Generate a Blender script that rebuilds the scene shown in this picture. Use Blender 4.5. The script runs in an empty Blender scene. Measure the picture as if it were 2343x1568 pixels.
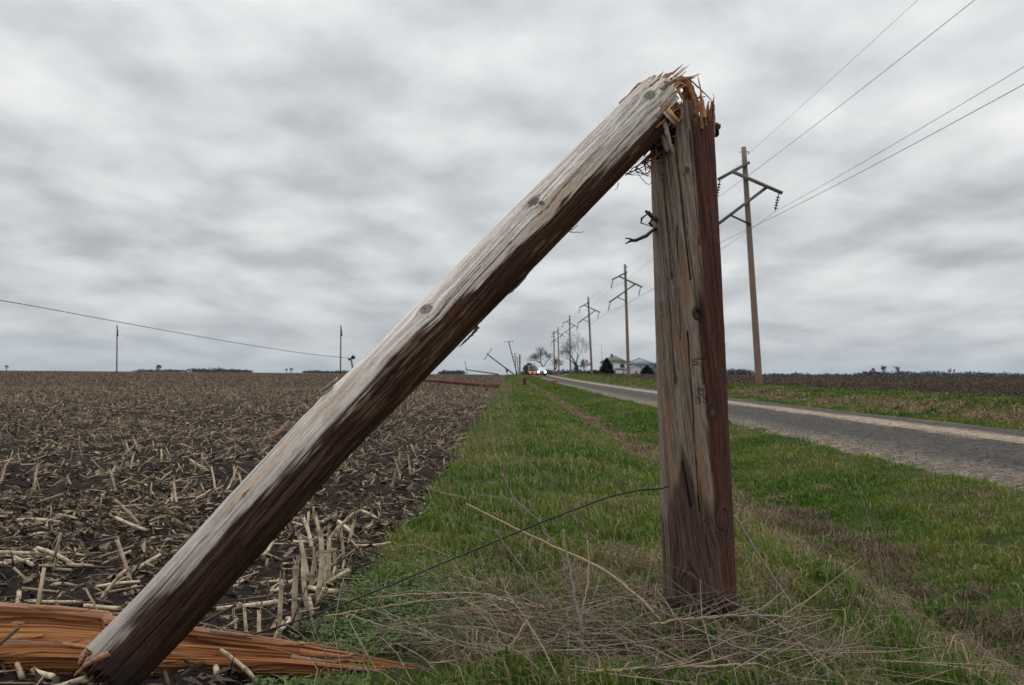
import bpy, math, random
import numpy as np
from mathutils import Matrix, Vector

# ------------------------------------------------------------------ camera
S = bpy.context.scene
COL = S.collection
F = 2278.0                     # focal length in pixels of a 2343-wide frame
CAMZ = 1.10
ROLL = 0.0085
_yaw, _pit = 2.87 / F, math.atan(74.03 / F)
fwd = np.array([math.sin(_yaw) * math.cos(_pit), math.cos(_yaw) * math.cos(_pit), math.sin(_pit)])
_x = np.array([math.cos(_yaw), -math.sin(_yaw), 0.0])
_u = np.cross(_x, fwd)
rgt = math.cos(ROLL) * _x + math.sin(ROLL) * _u
upv = -math.sin(ROLL) * _x + math.cos(ROLL) * _u
CAM = np.array([0.0, 0.0, CAMZ])
cd = bpy.data.cameras.new('camera')
cd.lens = 35.0; cd.sensor_width = 36.0; cd.clip_start = 0.05; cd.clip_end = 20000
cd.dof.use_dof = True; cd.dof.focus_distance = 4.3; cd.dof.aperture_fstop = 9.0
co = bpy.data.objects.new('camera', cd); COL.objects.link(co)
co.matrix_world = Matrix(((rgt[0], upv[0], -fwd[0], 0), (rgt[1], upv[1], -fwd[1], 0), (rgt[2], upv[2], -fwd[2], CAMZ), (0, 0, 0, 1)))
S.camera = co
S.view_settings.view_transform = 'Standard'; S.view_settings.look = 'None'
S.view_settings.exposure = 0.0; S.view_settings.gamma = 1.0

# ------------------------------------------------------------------ world: overcast sky
SUN_EL, SUN_AZ = math.radians(48), math.radians(-35)      # azimuth from +Y towards +X
W = bpy.data.worlds.new('World'); S.world = W; W.use_nodes = True
nt = W.node_tree; nt.nodes.clear()
def N(tree, kind, **kw):
    n = tree.nodes.new(kind)
    for k, v in kw.items(): setattr(n, k, v)
    return n
def L(tree, a, b): tree.links.new(a, b)
def mathn(tree, op, a, b=None, clamp=False):
    n = tree.nodes.new('ShaderNodeMath'); n.operation = op; n.use_clamp = clamp
    for i, v in enumerate((a, b)):
        if v is None: continue
        if isinstance(v, (int, float)): n.inputs[i].default_value = v
        else: tree.links.new(v, n.inputs[i])
    return n.outputs[0]
def ramp(tree, fac, stops, interp='LINEAR'):
    n = tree.nodes.new('ShaderNodeValToRGB'); cr = n.color_ramp; cr.interpolation = interp
    while len(cr.elements) < len(stops): cr.elements.new(0.5)
    for e, (p, c) in zip(cr.elements, stops):
        e.position = p; e.color = (c[0], c[1], c[2], 1)
    tree.links.new(fac, n.inputs[0]); return n.outputs[0]
def mixc(tree, fac, a, b, mode='MIX'):
    n = tree.nodes.new('ShaderNodeMix'); n.data_type = 'RGBA'; n.blend_type = mode
    for sock, v in ((n.inputs[0], fac), (n.inputs[6], a), (n.inputs[7], b)):
        if isinstance(v, (int, float)): sock.default_value = v
        elif isinstance(v, tuple): sock.default_value = (v[0], v[1], v[2], 1)
        else: tree.links.new(v, sock)
    return n.outputs[2]
tc = N(nt, 'ShaderNodeTexCoord'); sep = N(nt, 'ShaderNodeSeparateXYZ'); L(nt, tc.outputs['Generated'], sep.inputs[0])
zc = mathn(nt, 'MAXIMUM', sep.outputs[2], 0.0)
zz = mathn(nt, 'ADD', zc, 0.19)
px_ = mathn(nt, 'DIVIDE', sep.outputs[0], zz); py_ = mathn(nt, 'DIVIDE', sep.outputs[1], zz)
cmb = N(nt, 'ShaderNodeCombineXYZ'); L(nt, px_, cmb.inputs[0]); L(nt, py_, cmb.inputs[1])
def wnoise(scale, detail, rough, dist, off, sc=(1, 1, 1)):
    mp = N(nt, 'ShaderNodeMapping'); L(nt, cmb.outputs[0], mp.inputs[0])
    mp.inputs['Location'].default_value = off; mp.inputs['Scale'].default_value = sc
    n = N(nt, 'ShaderNodeTexNoise'); n.inputs['Scale'].default_value = scale; n.inputs['Detail'].default_value = detail
    n.inputs['Roughness'].default_value = rough; n.inputs['Distortion'].default_value = dist
    L(nt, mp.outputs[0], n.inputs['Vector']); return n.outputs[0]
n1 = wnoise(2.3, 5, 0.46, 0.1, (1.35, 2.1, 0.0), (1.35, 1, 1))
n3 = wnoise(5.5, 4, 0.55, 0.3, (4.3, 7.7, 1.0), (1.2, 1, 1))
n2 = wnoise(0.55, 2, 0.5, 0.1, (7.6, 4.9, 2.0), (1.2, 1, 1))
nn = mathn(nt, 'ADD', mathn(nt, 'ADD', mathn(nt, 'MULTIPLY', n1, 0.66), mathn(nt, 'MULTIPLY', n2, 0.26)), mathn(nt, 'MULTIPLY', n3, 0.08))
cl = ramp(nt, nn, [(0.33, (0.39, 0.41, 0.445)), (0.42, (0.50, 0.52, 0.547)), (0.50, (0.655, 0.672, 0.685)), (0.59, (0.80, 0.812, 0.815)), (0.69, (0.95, 0.955, 0.945))], 'B_SPLINE')
# an overcast sky is brighter overhead and greyer and bluer at the horizon
hz = ramp(nt, zc, [(0.0, (0.41, 0.475, 0.53)), (0.06, (0.48, 0.525, 0.565)), (0.2, (0.66, 0.69, 0.70)), (1.0, (0.75, 0.77, 0.77))])
keep = ramp(nt, zc, [(0.0, (0.15,) * 3), (0.035, (0.5,) * 3), (0.12, (0.85,) * 3), (1.0, (0.92,) * 3)])
cl2 = mixc(nt, keep, hz, cl)
zen = ramp(nt, zc, [(0.0, (0.33,) * 3), (0.12, (0.325,) * 3), (0.34, (0.365,) * 3), (0.6, (0.52,) * 3), (1.0, (0.66,) * 3)])
cl3 = mixc(nt, 1.0, cl2, zen, 'MULTIPLY')
sky = N(nt, 'ShaderNodeTexSky'); sky.sky_type = 'NISHITA'; sky.sun_disc = False
sky.sun_elevation = SUN_EL; sky.sun_rotation = SUN_AZ
b1 = N(nt, 'ShaderNodeBackground'); L(nt, cl3, b1.inputs[0]); b1.inputs[1].default_value = 3.02
b2 = N(nt, 'ShaderNodeBackground'); L(nt, sky.outputs[0], b2.inputs[0]); b2.inputs[1].default_value = 0.05
ms = N(nt, 'ShaderNodeMixShader'); ms.inputs[0].default_value = 0.96      # cloud cover over the clear sky
L(nt, b2.outputs[0], ms.inputs[1]); L(nt, b1.outputs[0], ms.inputs[2])
wo = N(nt, 'ShaderNodeOutputWorld'); L(nt, ms.outputs[0], wo.inputs[0])

sl = bpy.data.lights.new('sun', 'SUN'); sl.energy = 0.75; sl.angle = math.radians(35); sl.color = (1.0, 0.96, 0.9)
so = bpy.data.objects.new('sun', sl); COL.objects.link(so)
sd = Vector((math.sin(SUN_AZ) * math.cos(SUN_EL), math.cos(SUN_AZ) * math.cos(SUN_EL), math.sin(SUN_EL)))
so.rotation_euler = sd.to_track_quat('Z', 'Y').to_euler(); so.location = (-20, 30, 60)

# ------------------------------------------------------------------ geometry helpers
rng = np.random.default_rng(11); random.seed(5)
def ray(u, v): return fwd + ((u - 1171.5) / F) * rgt - ((v - 784) / F) * upv
def P(u, v, Y):
    d = ray(u, v); return CAM + d * (Y / d[1])
def proj(p):
    q = p - CAM; z = q @ fwd
    return 1171.5 + F * (q @ rgt) / z, 784 - F * (q @ upv) / z
def sstep(a, b, x):
    t = np.clip((x - a) / (b - a), 0, 1); return t * t * (3 - 2 * t)
def _hash(ix, iy, seed):
    h = (ix.astype(np.int64) * 374761393 + iy.astype(np.int64) * 668265263 + seed * 974634777) & 0xffffffff
    h = ((h ^ (h >> 13)) * 1274126177) & 0xffffffff
    h = h ^ (h >> 16)
    return (h & 0xffffff) / float(0xffffff)
def vn(x, y, seed=0):
    x = np.asarray(x, float); y = np.asarray(y, float)
    ix = np.floor(x); iy = np.floor(y); fx = x - ix; fy = y - iy
    fx = fx * fx * (3 - 2 * fx); fy = fy * fy * (3 - 2 * fy)
    a = _hash(ix, iy, seed); b = _hash(ix + 1, iy, seed); c = _hash(ix, iy + 1, seed); d = _hash(ix + 1, iy + 1, seed)
    return (a * (1 - fx) + b * fx) * (1 - fy) + (c * (1 - fx) + d * fx) * fy
def fbm(x, y, seed=0, oct=4, gain=0.5):
    s = 0; w = 1; tot = 0
    for i in range(oct):
        s = s + w * vn(np.asarray(x) * 2 ** i, np.asarray(y) * 2 ** i, seed + 17 * i); tot += w; w *= gain
    return s / tot
def lerp(a, b, m):
    a = np.asarray(a, float); b = np.asarray(b, float); m = np.asarray(m)[..., None]
    return a * (1 - m) + b * m

# terrain ------------------------------------------------------------
XS = [-400, -6, -0.9, -0.6, 0.2, 1.2, 1.9, 2.5, 3.1, 4.2, 5.0, 5.5, 8.2, 11.0, 11.5, 12.1, 12.9, 13.8, 14.8, 17, 400]
ZS = [0.02, 0.02, 0.0, 0.0, 0.03, 0.0, -0.20, -0.42, -0.37, -0.14, -0.02, 0.0, 0.05, 0.0, -0.04, -0.07, 0.12, 0.40, 0.50, 0.50, 0.48]
def rise(y):
    y = np.maximum(y, 0); a = 2.0e-5 * y * y; b = 1.045
    k = 0.12; h = np.clip(0.5 + 0.5 * (b - a) / k, 0, 1)
    return b * (1 - h) + a * h - k * h * (1 - h)
def fedge(y): return -0.75 + 0.16 * (fbm(y * 0.45, y * 0 + 3.3, 4, 3) - 0.5) * 2
def H(x, y, fine=True):
    x = np.asarray(x, float); y = np.asarray(y, float)
    z = np.interp(x, XS, ZS)
    flat = sstep(200, 420, y)
    left = x < 3
    z = z * (1 - flat * 0.8) + rise(y) + np.where(left, 0.06 * sstep(60, 170, y) * sstep(3, -2, x), 0)
    if fine:
        fld = sstep(-0.55, -1.0, x) + sstep(14.2, 15, x)
        road = sstep(4.9, 5.2, x) * sstep(11.3, 11.0, x)
        amp = (1 - road) * (1 - sstep(40, 120, y))
        z = z + amp * (0.09 * (fbm(x * 1.3, y * 1.1, 1, 3) - 0.5) + 0.05 * (fbm(x * 5, y * 5, 2, 3) - 0.5) * (0.5 + fld))
        row = np.cos((x + 1.1) / 0.76 * 2 * math.pi)
        z = z + amp * fld * (0.022 * row + 0.05 * (fbm(x * 11, y * 11, 7, 3) - 0.5))
        z = z - road * 0.05
    return z
def G(u, v, lift=0.0):                       # where the line of sight meets the ground
    d = ray(u, v); t = 3.0
    for _ in range(4000):
        p = CAM + d * t
        if p[2] <= float(H(p[0], p[1])) + lift: return p
        t += 0.01 + t * 0.001
    return CAM + d * t

# meshes -------------------------------------------------------------
def mesh_obj(name, V, faces, mat, parent=None, col=None, smooth=False):
    """V (n,3) world coordinates; faces list of (m,k) integer arrays"""
    V = np.asarray(V, float)
    if parent is not None: V = V - np.array(parent.location)
    me = bpy.data.meshes.new(name); me.vertices.add(len(V)); me.vertices.foreach_set('co', V.astype(np.float32).ravel())
    if not isinstance(faces, (list, tuple)): faces = [faces]
    loops = np.concatenate([np.asarray(f).ravel() for f in faces]).astype(np.int32)
    sizes = np.concatenate([np.full(len(f), np.asarray(f).shape[1]) for f in faces]).astype(np.int32)
    starts = np.concatenate([[0], np.cumsum(sizes)[:-1]]).astype(np.int32)
    me.loops.add(len(loops)); me.loops.foreach_set('vertex_index', loops)
    me.polygons.add(len(sizes)); me.polygons.foreach_set('loop_start', starts); me.polygons.foreach_set('loop_total', sizes)
    if smooth: me.polygons.foreach_set('use_smooth', np.ones(len(sizes), bool))
    me.update(calc_edges=True); me.validate()
    if col is not None:
        c = np.ones((len(V), 4), np.float32); c[:, :3] = col
        at = me.color_attributes.new('col', 'FLOAT_COLOR', 'POINT'); at.data.foreach_set('color', c.ravel())
    me.materials.append(mat)
    o = bpy.data.objects.new(name, me); COL.objects.link(o)
    if parent is not None: o.parent = parent
    return o
def tag(o, label, cat, group=None, kind=None):
    o['label'] = label; o['category'] = cat
    if group: o['group'] = group
    if kind: o['kind'] = kind
    return o
def thing(name, label, cat, loc, group=None):
    o = bpy.data.objects.new(name, None); COL.objects.link(o); o.location = tuple(float(q) for q in loc); o.empty_display_size = 0.1
    return tag(o, label, cat, group)
class MB:
    def __init__(s): s.V = []; s.Fq = []; s.Ft = []; s.C = []; s.n = 0
    def add(s, V, quads=None, tris=None, col=(0.5, 0.5, 0.5)):
        V = np.asarray(V, float); s.V.append(V)
        if quads is not None and len(quads): s.Fq.append(np.asarray(quads) + s.n)
        if tris is not None and len(tris): s.Ft.append(np.asarray(tris) + s.n)
        c = np.asarray(col, float); s.C.append(np.broadcast_to(c, V.shape).copy()); s.n += len(V); return s
    def box(s, c, size, rz=0.0, col=(0.5,) * 3, top=1.0):
        sx, sy, sz = [q / 2 for q in size]
        V = np.array([[x * (top if z > 0 else 1), y * (top if z > 0 else 1), z] for z in (-1, 1) for x, y in ((-1, -1), (1, -1), (1, 1), (-1, 1))], float) * (sx, sy, sz)
        R = np.array([[math.cos(rz), -math.sin(rz), 0], [math.sin(rz), math.cos(rz), 0], [0, 0, 1]])
        return s.add(V @ R.T + np.asarray(c), [[3, 2, 1, 0], [4, 5, 6, 7], [0, 1, 5, 4], [1, 2, 6, 5], [2, 3, 7, 6], [3, 0, 4, 7]], col=col)
    def beam(s, a, b, w, h, col=(0.5,) * 3):
        a = np.asarray(a, float); b = np.asarray(b, float); d = b - a; d /= np.linalg.norm(d)
        r = np.cross(d, (0, 1, 0.01)); r /= np.linalg.norm(r); q = np.cross(r, d)
        V = [p + r * sx * w / 2 + q * sy * h / 2 for p in (a, b) for sx, sy in ((-1, -1), (1, -1), (1, 1), (-1, 1))]
        return s.add(V, [[3, 2, 1, 0], [4, 5, 6, 7], [0, 1, 5, 4], [1, 2, 6, 5], [2, 3, 7, 6], [3, 0, 4, 7]], col=col)
    def tube(s, pts, rad, n=8, col=(0.5,) * 3, cap=True, flat=1.0):
        pts = np.asarray(pts, float); k = len(pts); rad = np.broadcast_to(np.asarray(rad, float), (k,))
        T = np.gradient(pts, axis=0); T /= np.linalg.norm(T, axis=1)[:, None] + 1e-12
        ref = np.array([0.13, 0.21, 0.97]) if abs(T[0][2]) < 0.8 else np.array([0.05, 0.99, 0.1])
        A = np.cross(T, ref); A /= np.linalg.norm(A, axis=1)[:, None] + 1e-12; B = np.cross(T, A)
        ang = np.arange(n) * 2 * math.pi / n
        V = pts[:, None, :] + rad[:, None, None] * (np.cos(ang)[None, :, None] * A[:, None, :] + flat * np.sin(ang)[None, :, None] * B[:, None, :])
        i = np.arange(k - 1)[:, None] * n; j = np.arange(n)[None, :]; j2 = (j + 1) % n
        Q = np.stack([i + j, i + j2, i + n + j2, i + n + j], -1).reshape(-1, 4)
        V = V.reshape(-1, 3); tris = []
        c = np.asarray(col, float)
        if c.ndim == 2 and len(c) == k: c = np.repeat(c, n, 0)
        if cap:
            V = np.vstack([V, pts[0], pts[-1]]); a, b = k * n, k * n + 1
            for q in range(n):
                tris.append([a, (q + 1) % n, q]); tris.append([b, (k - 1) * n + q, (k - 1) * n + (q + 1) % n])
            if c.ndim == 2: c = np.vstack([c, c[0], c[-1]])
        return s.add(V, Q, tris, c)
    def build(s, name, mat, parent=None, smooth=False):
        f = []
        if s.Fq: f.append(np.vstack(s.Fq))
        if s.Ft: f.append(np.vstack(s.Ft))
        return mesh_obj(name, np.vstack(s.V), f, mat, parent, np.vstack(s.C), smooth)
def sticks(P0, P1, r0, r1, sides, col):
    """many straight tapered prisms at once: arrays (n,3),(n,3),(n),(n)"""
    n = len(P0); d = P1 - P0; d /= np.linalg.norm(d, axis=1)[:, None] + 1e-9
    ref = np.where(np.abs(d[:, 2:3]) > 0.9, np.array([[1.0, 0, 0]]), np.array([[0.0, 0, 1]]))
    A = np.cross(d, ref); A /= np.linalg.norm(A, axis=1)[:, None] + 1e-9; B = np.cross(d, A)
    ang = np.arange(sides) * 2 * math.pi / sides
    ring = np.cos(ang)[None, :, None] * A[:, None] + np.sin(ang)[None, :, None] * B[:, None]
    V = np.concatenate([P0[:, None] + ring * r0[:, None, None], P1[:, None] + ring * r1[:, None, None]], 1)
    base = (np.arange(n) * 2 * sides)[:, None]; q = []
    for j in range(sides):
        k = (j + 1) % sides; q.append(base + np.array([[j, k, sides + k, sides + j]]))
    Q = np.concatenate(q, 0)
    caps = np.concatenate([base + np.arange(sides)[None, ::-1], base + sides + np.arange(sides)[None]], 0)
    C = np.repeat(col, 2 * sides, 0)
    return V.reshape(-1, 3), Q, caps, C

# ------------------------------------------------------------------ materials
def mat_col(name, rough=0.8, bump=None, var=0.0, vscale=20.0, trans=0.0, spec=0.3, stretch=(1, 1, 1)):
    """material that takes the object's own colour attribute, broken up with noise"""
    m = bpy.data.materials.new(name); m.use_nodes = True; t = m.node_tree; b = t.nodes['Principled BSDF']
    b.inputs['Roughness'].default_value = rough; b.inputs['Specular IOR Level'].default_value = spec
    a = N(t, 'ShaderNodeAttribute', attribute_name='col'); c = a.outputs['Color']
    tco = N(t, 'ShaderNodeTexCoord'); mp = N(t, 'ShaderNodeMapping'); L(t, tco.outputs['Object'], mp.inputs[0]); mp.inputs['Scale'].default_value = stretch
    if var > 0:
        n = N(t, 'ShaderNodeTexNoise'); n.inputs['Scale'].default_value = vscale; n.inputs['Detail'].default_value = 4; L(t, mp.outputs[0], n.inputs['Vector'])
        r = ramp(t, n.outputs[0], [(0.25, (1 - var,) * 3), (0.75, (1 + var,) * 3)])
        c = mixc(t, 1.0, c, r, 'MULTIPLY')
    L(t, c, b.inputs['Base Color'])
    if bump:
        n = N(t, 'ShaderNodeTexNoise'); n.inputs['Scale'].default_value = bump[0]; n.inputs['Detail'].default_value = 3; L(t, mp.outputs[0], n.inputs['Vector'])
        bp = N(t, 'ShaderNodeBump'); bp.inputs['Strength'].default_value = bump[1]; bp.inputs['Distance'].default_value = bump[2]
        L(t, n.outputs[0], bp.inputs['Height']); L(t, bp.outputs[0], b.inputs['Normal'])
    if trans > 0:
        tr = N(t, 'ShaderNodeBsdfTranslucent'); L(t, c, tr.inputs[0]); mx = N(t, 'ShaderNodeMixShader'); mx.inputs[0].default_value = trans
        out = t.nodes['Material Output']; L(t, b.outputs[0], mx.inputs[1]); L(t, tr.outputs[0], mx.inputs[2]); L(t, mx.outputs[0], out.inputs[0])
    return m
def mat_emit(name, col, strength):
    m = bpy.data.materials.new(name); m.use_nodes = True; b = m.node_tree.nodes['Principled BSDF']
    b.inputs['Base Color'].default_value = (*col, 1); b.inputs['Emission Color'].default_value = (*col, 1); b.inputs['Emission Strength'].default_value = strength
    return m
M_POLE = mat_col('weathered_pole_wood', 0.75, (260, 0.35, 0.003), 0.12, 120, spec=0.25, stretch=(1, 1, 0.12))
M_FRESH = mat_col('fresh_split_wood', 0.7, (160, 0.4, 0.003), 0.18, 60, spec=0.2)
M_TIMBER = mat_col('split_red_timber', 0.7, (120, 0.5, 0.004), 0.15, 40, spec=0.2, stretch=(0.12, 1, 1))
M_SOIL = mat_col('soil', 0.95, (38, 0.9, 0.03), 0.35, 14, spec=0.1)
M_GRASS = mat_col('grass_blade', 0.55, None, 0.0, 1, trans=0.25, spec=0.3)
M_STRAW = mat_col('corn_residue', 0.7, None, 0.2, 60, spec=0.25)
M_TWIG = mat_col('dead_stem', 0.75, None, 0.25, 80, spec=0.2)
M_DARK = mat_col('dark_rubber', 0.5, None, 0.1, 30, spec=0.4)
M_LINE = mat_col('line_pole_wood', 0.85, (20, 0.3, 0.01), 0.2, 6, spec=0.15, stretch=(1, 1, 0.15))
M_PAINT = mat_col('painted_surface', 0.5, None, 0.06, 3, spec=0.4)
M_BARK = mat_col('bark', 0.9, None, 0.2, 2, spec=0.1)
M_NEEDLE = mat_col('needle_foliage', 0.7, None, 0.2, 2, spec=0.2)
M_WIRE = mat_col('metal_wire', 0.5, None, 0.0, 1, spec=0.4)
M_GLASS = mat_col('window_glass', 0.15, None, 0.0, 1, spec=0.6)
M_STONE = mat_col('gravel_stone', 0.9, None, 0.2, 40, spec=0.2)

# ------------------------------------------------------------------ ground
def graded(segs):
    out = []
    for a, b, st in segs: out += list(np.arange(a, b - 1e-6, st))
    out.append(segs[-1][1]); return np.array(out)
gx = np.unique(np.concatenate([-np.geomspace(6, 5000, 60), graded([(-6, -3, 0.12), (-3, 2.9, 0.045), (2.9, 5.4, 0.08), (5.4, 11, 0.7), (11, 16, 0.16), (16, 24, 0.5)]), np.geomspace(24, 5000, 50)]))
gy = np.unique(np.concatenate([[-3000, -800, -200, -60, -20, -8, -3, 0, 1.5, 2.4], graded([(2.9, 8, 0.045), (8, 14, 0.09), (14, 30, 0.25), (30, 70, 0.8)]), np.geomspace(70, 9000, 90)]))
GX, GY = np.meshgrid(gx, gy)
GZ = H(GX, GY); far = np.maximum(np.abs(GX), np.abs(GY))
GZ = np.where(GX > 400, H(np.full_like(GX, 400.), GY), GZ)
def ground_col(x, y):
    d = y
    fe = fedge(y)
    n = fbm(x * 2.2, y * 2.2, 31, 4); nb = fbm(x * 0.12, y * 0.05, 32, 3)
    soil = lerp((0.011, 0.008, 0.007), (0.030, 0.021, 0.017), n)
    farsoil = lerp((0.046, 0.031, 0.021), (0.085, 0.058, 0.040), fbm(x * 0.5, y * 0.12, 35, 3))
    soil = lerp(soil, farsoil, sstep(9, 60, d))
    rsoil = lerp((0.030, 0.018, 0.013), (0.060, 0.036, 0.026), fbm(x * 0.6, y * 0.2, 36, 4))
    green = lerp((0.022, 0.036, 0.009), (0.055, 0.075, 0.018), n)
    tan = lerp((0.11, 0.085, 0.045), (0.17, 0.13, 0.075), n)
    ditch = np.exp(-((x - 2.55 - 0.2 * (nb - .5)) / 0.30) ** 2) * sstep(0.25, 0.55, fbm(x * 1.5, y * 0.35, 33, 3))
    bank = np.exp(-((x - 12.7) / 0.75) ** 2) * sstep(0.3, 0.6, fbm(x * 0.8, y * 0.3, 34, 3))
    c = lerp(green, tan, np.clip(ditch * 0.8 + bank * 0.5, 0, 1))
    c = lerp(c, soil, sstep(fe + 0.08, fe - 0.08, x))
    c = lerp(c, rsoil, sstep(14.2, 14.7, x + 0.5 * (n - 0.5)))
    c = lerp(c, np.broadcast_to((0.10, 0.09, 0.075), c.shape), sstep(4.8, 5.3, x + 0.4 * (n - .5)) * sstep(11.4, 11.1, x))
    return c
ny, nx = GX.shape
Vg = np.stack([GX, GY, GZ], -1).reshape(-1, 3)
ii = (np.arange(ny - 1)[:, None] * nx + np.arange(nx - 1)[None, :]).ravel()
g = mesh_obj('ground', Vg, np.stack([ii, ii + 1, ii + nx + 1, ii + nx], -1), M_SOIL, None, ground_col(GX, GY).reshape(-1, 3), True)
tag(g, 'flat farmland ground of dark field soil and grassy roadside verges', 'ground', None, 'structure')

# road -----------------------------------------------------------------
M_ROAD = bpy.data.materials.new('chip_seal_road'); M_ROAD.use_nodes = True
t = M_ROAD.node_tree; b = t.nodes['Principled BSDF']; b.inputs['Roughness'].default_value = 0.9; b.inputs['Specular IOR Level'].default_value = 0.15
ge = N(t, 'ShaderNodeNewGeometry'); sp = N(t, 'ShaderNodeSeparateXYZ'); L(t, ge.outputs['Position'], sp.inputs[0])
mpp = N(t, 'ShaderNodeMapping'); L(t, ge.outputs['Position'], mpp.inputs[0]); mpp.inputs['Scale'].default_value = (1, 0.16, 1)
na_ = N(t, 'ShaderNodeTexNoise'); na_.inputs['Scale'].default_value = 1.6; na_.inputs['Detail'].default_value = 6; na_.inputs['Roughness'].default_value = 0.65; L(t, mpp.outputs[0], na_.inputs['Vector'])
xx = mathn(t, 'ADD', sp.outputs[0], mathn(t, 'MULTIPLY', mathn(t, 'SUBTRACT', na_.outputs[0], 0.5), 1.3))
fx = mathn(t, 'DIVIDE', mathn(t, 'SUBTRACT', xx, 5.0), 6.2)
TANC, DRK = (0.17, 0.135, 0.10), (0.060, 0.055, 0.050)
band = ramp(t, fx, [(0.0, TANC), (0.10, (0.14, 0.118, 0.094)), (0.17, (0.095, 0.083, 0.07)), (0.24, DRK), (0.5, (0.068, 0.063, 0.057)), (0.56, (0.29, 0.235, 0.175)),
                    (0.68, (0.30, 0.24, 0.18)), (0.755, (0.066, 0.062, 0.057)), (0.9, (0.066, 0.061, 0.056)), (0.97, (0.17, 0.145, 0.115))])
cn = N(t, 'ShaderNodeTexNoise'); cn.inputs['Scale'].default_value = 5.5; cn.inputs['Detail'].default_value = 5; cn.inputs['Roughness'].default_value = 0.75; L(t, ge.outputs['Position'], cn.inputs['Vector'])
band = mixc(t, 1.0, band, ramp(t, cn.outputs[0], [(0.32, (0.42,) * 3), (0.5, (0.95,) * 3), (0.66, (2.0, 1.85, 1.7))]), 'MULTIPLY')
sn = N(t, 'ShaderNodeTexNoise'); sn.inputs['Scale'].default_value = 22; sn.inputs['Detail'].default_value = 5; sn.inputs['Roughness'].default_value = 0.8; L(t, ge.outputs['Position'], sn.inputs['Vector'])
spk = ramp(t, sn.outputs[0], [(0.3, (0.45,) * 3), (0.5, (0.95,) * 3), (0.72, (1.6,) * 3)])
L(t, mixc(t, 1.0, band, spk, 'MULTIPLY'), b.inputs['Base Color'])
bp = N(t, 'ShaderNodeBump'); bp.inputs['Strength'].default_value = 0.8; bp.inputs['Distance'].default_value = 0.02; L(t, sn.outputs[0], bp.inputs['Height']); L(t, bp.outputs[0], b.inputs['Normal'])
ry = np.unique(np.concatenate([[-60, -20, -5], graded([(0, 40, 0.25), (40, 120, 1.2)]), np.geomspace(120, 900, 60)]))
rq = np.linspace(0, 1, 25); RX = np.zeros((len(ry), 25))
el = 5.25 + 0.22 * (fbm(ry * 0.8, ry * 0, 51, 4) - 0.5) * 2; er = 11.05 + 0.12 * (fbm(ry * 0.6, ry * 0, 52, 4) - 0.5) * 2
RX = el[:, None] + (er - el)[:, None] * rq[None]; RY = np.repeat(ry[:, None], 25, 1)
RZ = H(RX, RY, False) + 0.004; RZ[:, 0] -= 0.05; RZ[:, -1] -= 0.05
ii = (np.arange(len(ry) - 1)[:, None] * 25 + np.arange(24)[None]).ravel()
rd = mesh_obj('road', np.stack([RX, RY, RZ], -1).reshape(-1, 3), np.stack([ii, ii + 1, ii + 26, ii + 25], -1), M_ROAD, None, None, True)
tag(rd, 'narrow grey chip seal country road with a pale worn wheel track', 'road', None, 'structure')
# pale side lane crossing the road beyond the car
sx = np.linspace(9.3, 22.0, 16); lane = []
for dy in (236, 243): lane.append(np.stack([sx, np.full(16, dy, float), H(sx, np.full(16, dy, float), False) + 0.06], -1))
i = np.arange(15)
sl_ = mesh_obj('farm_lane', np.vstack(lane), np.stack([i, i + 1, i + 17, i + 16], -1), M_PAINT, None, np.full((32, 3), (0.62, 0.62, 0.62)))
tag(sl_, 'pale gravel farm lane leaving the road beside the oncoming pickup', 'lane', None, 'structure')

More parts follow.
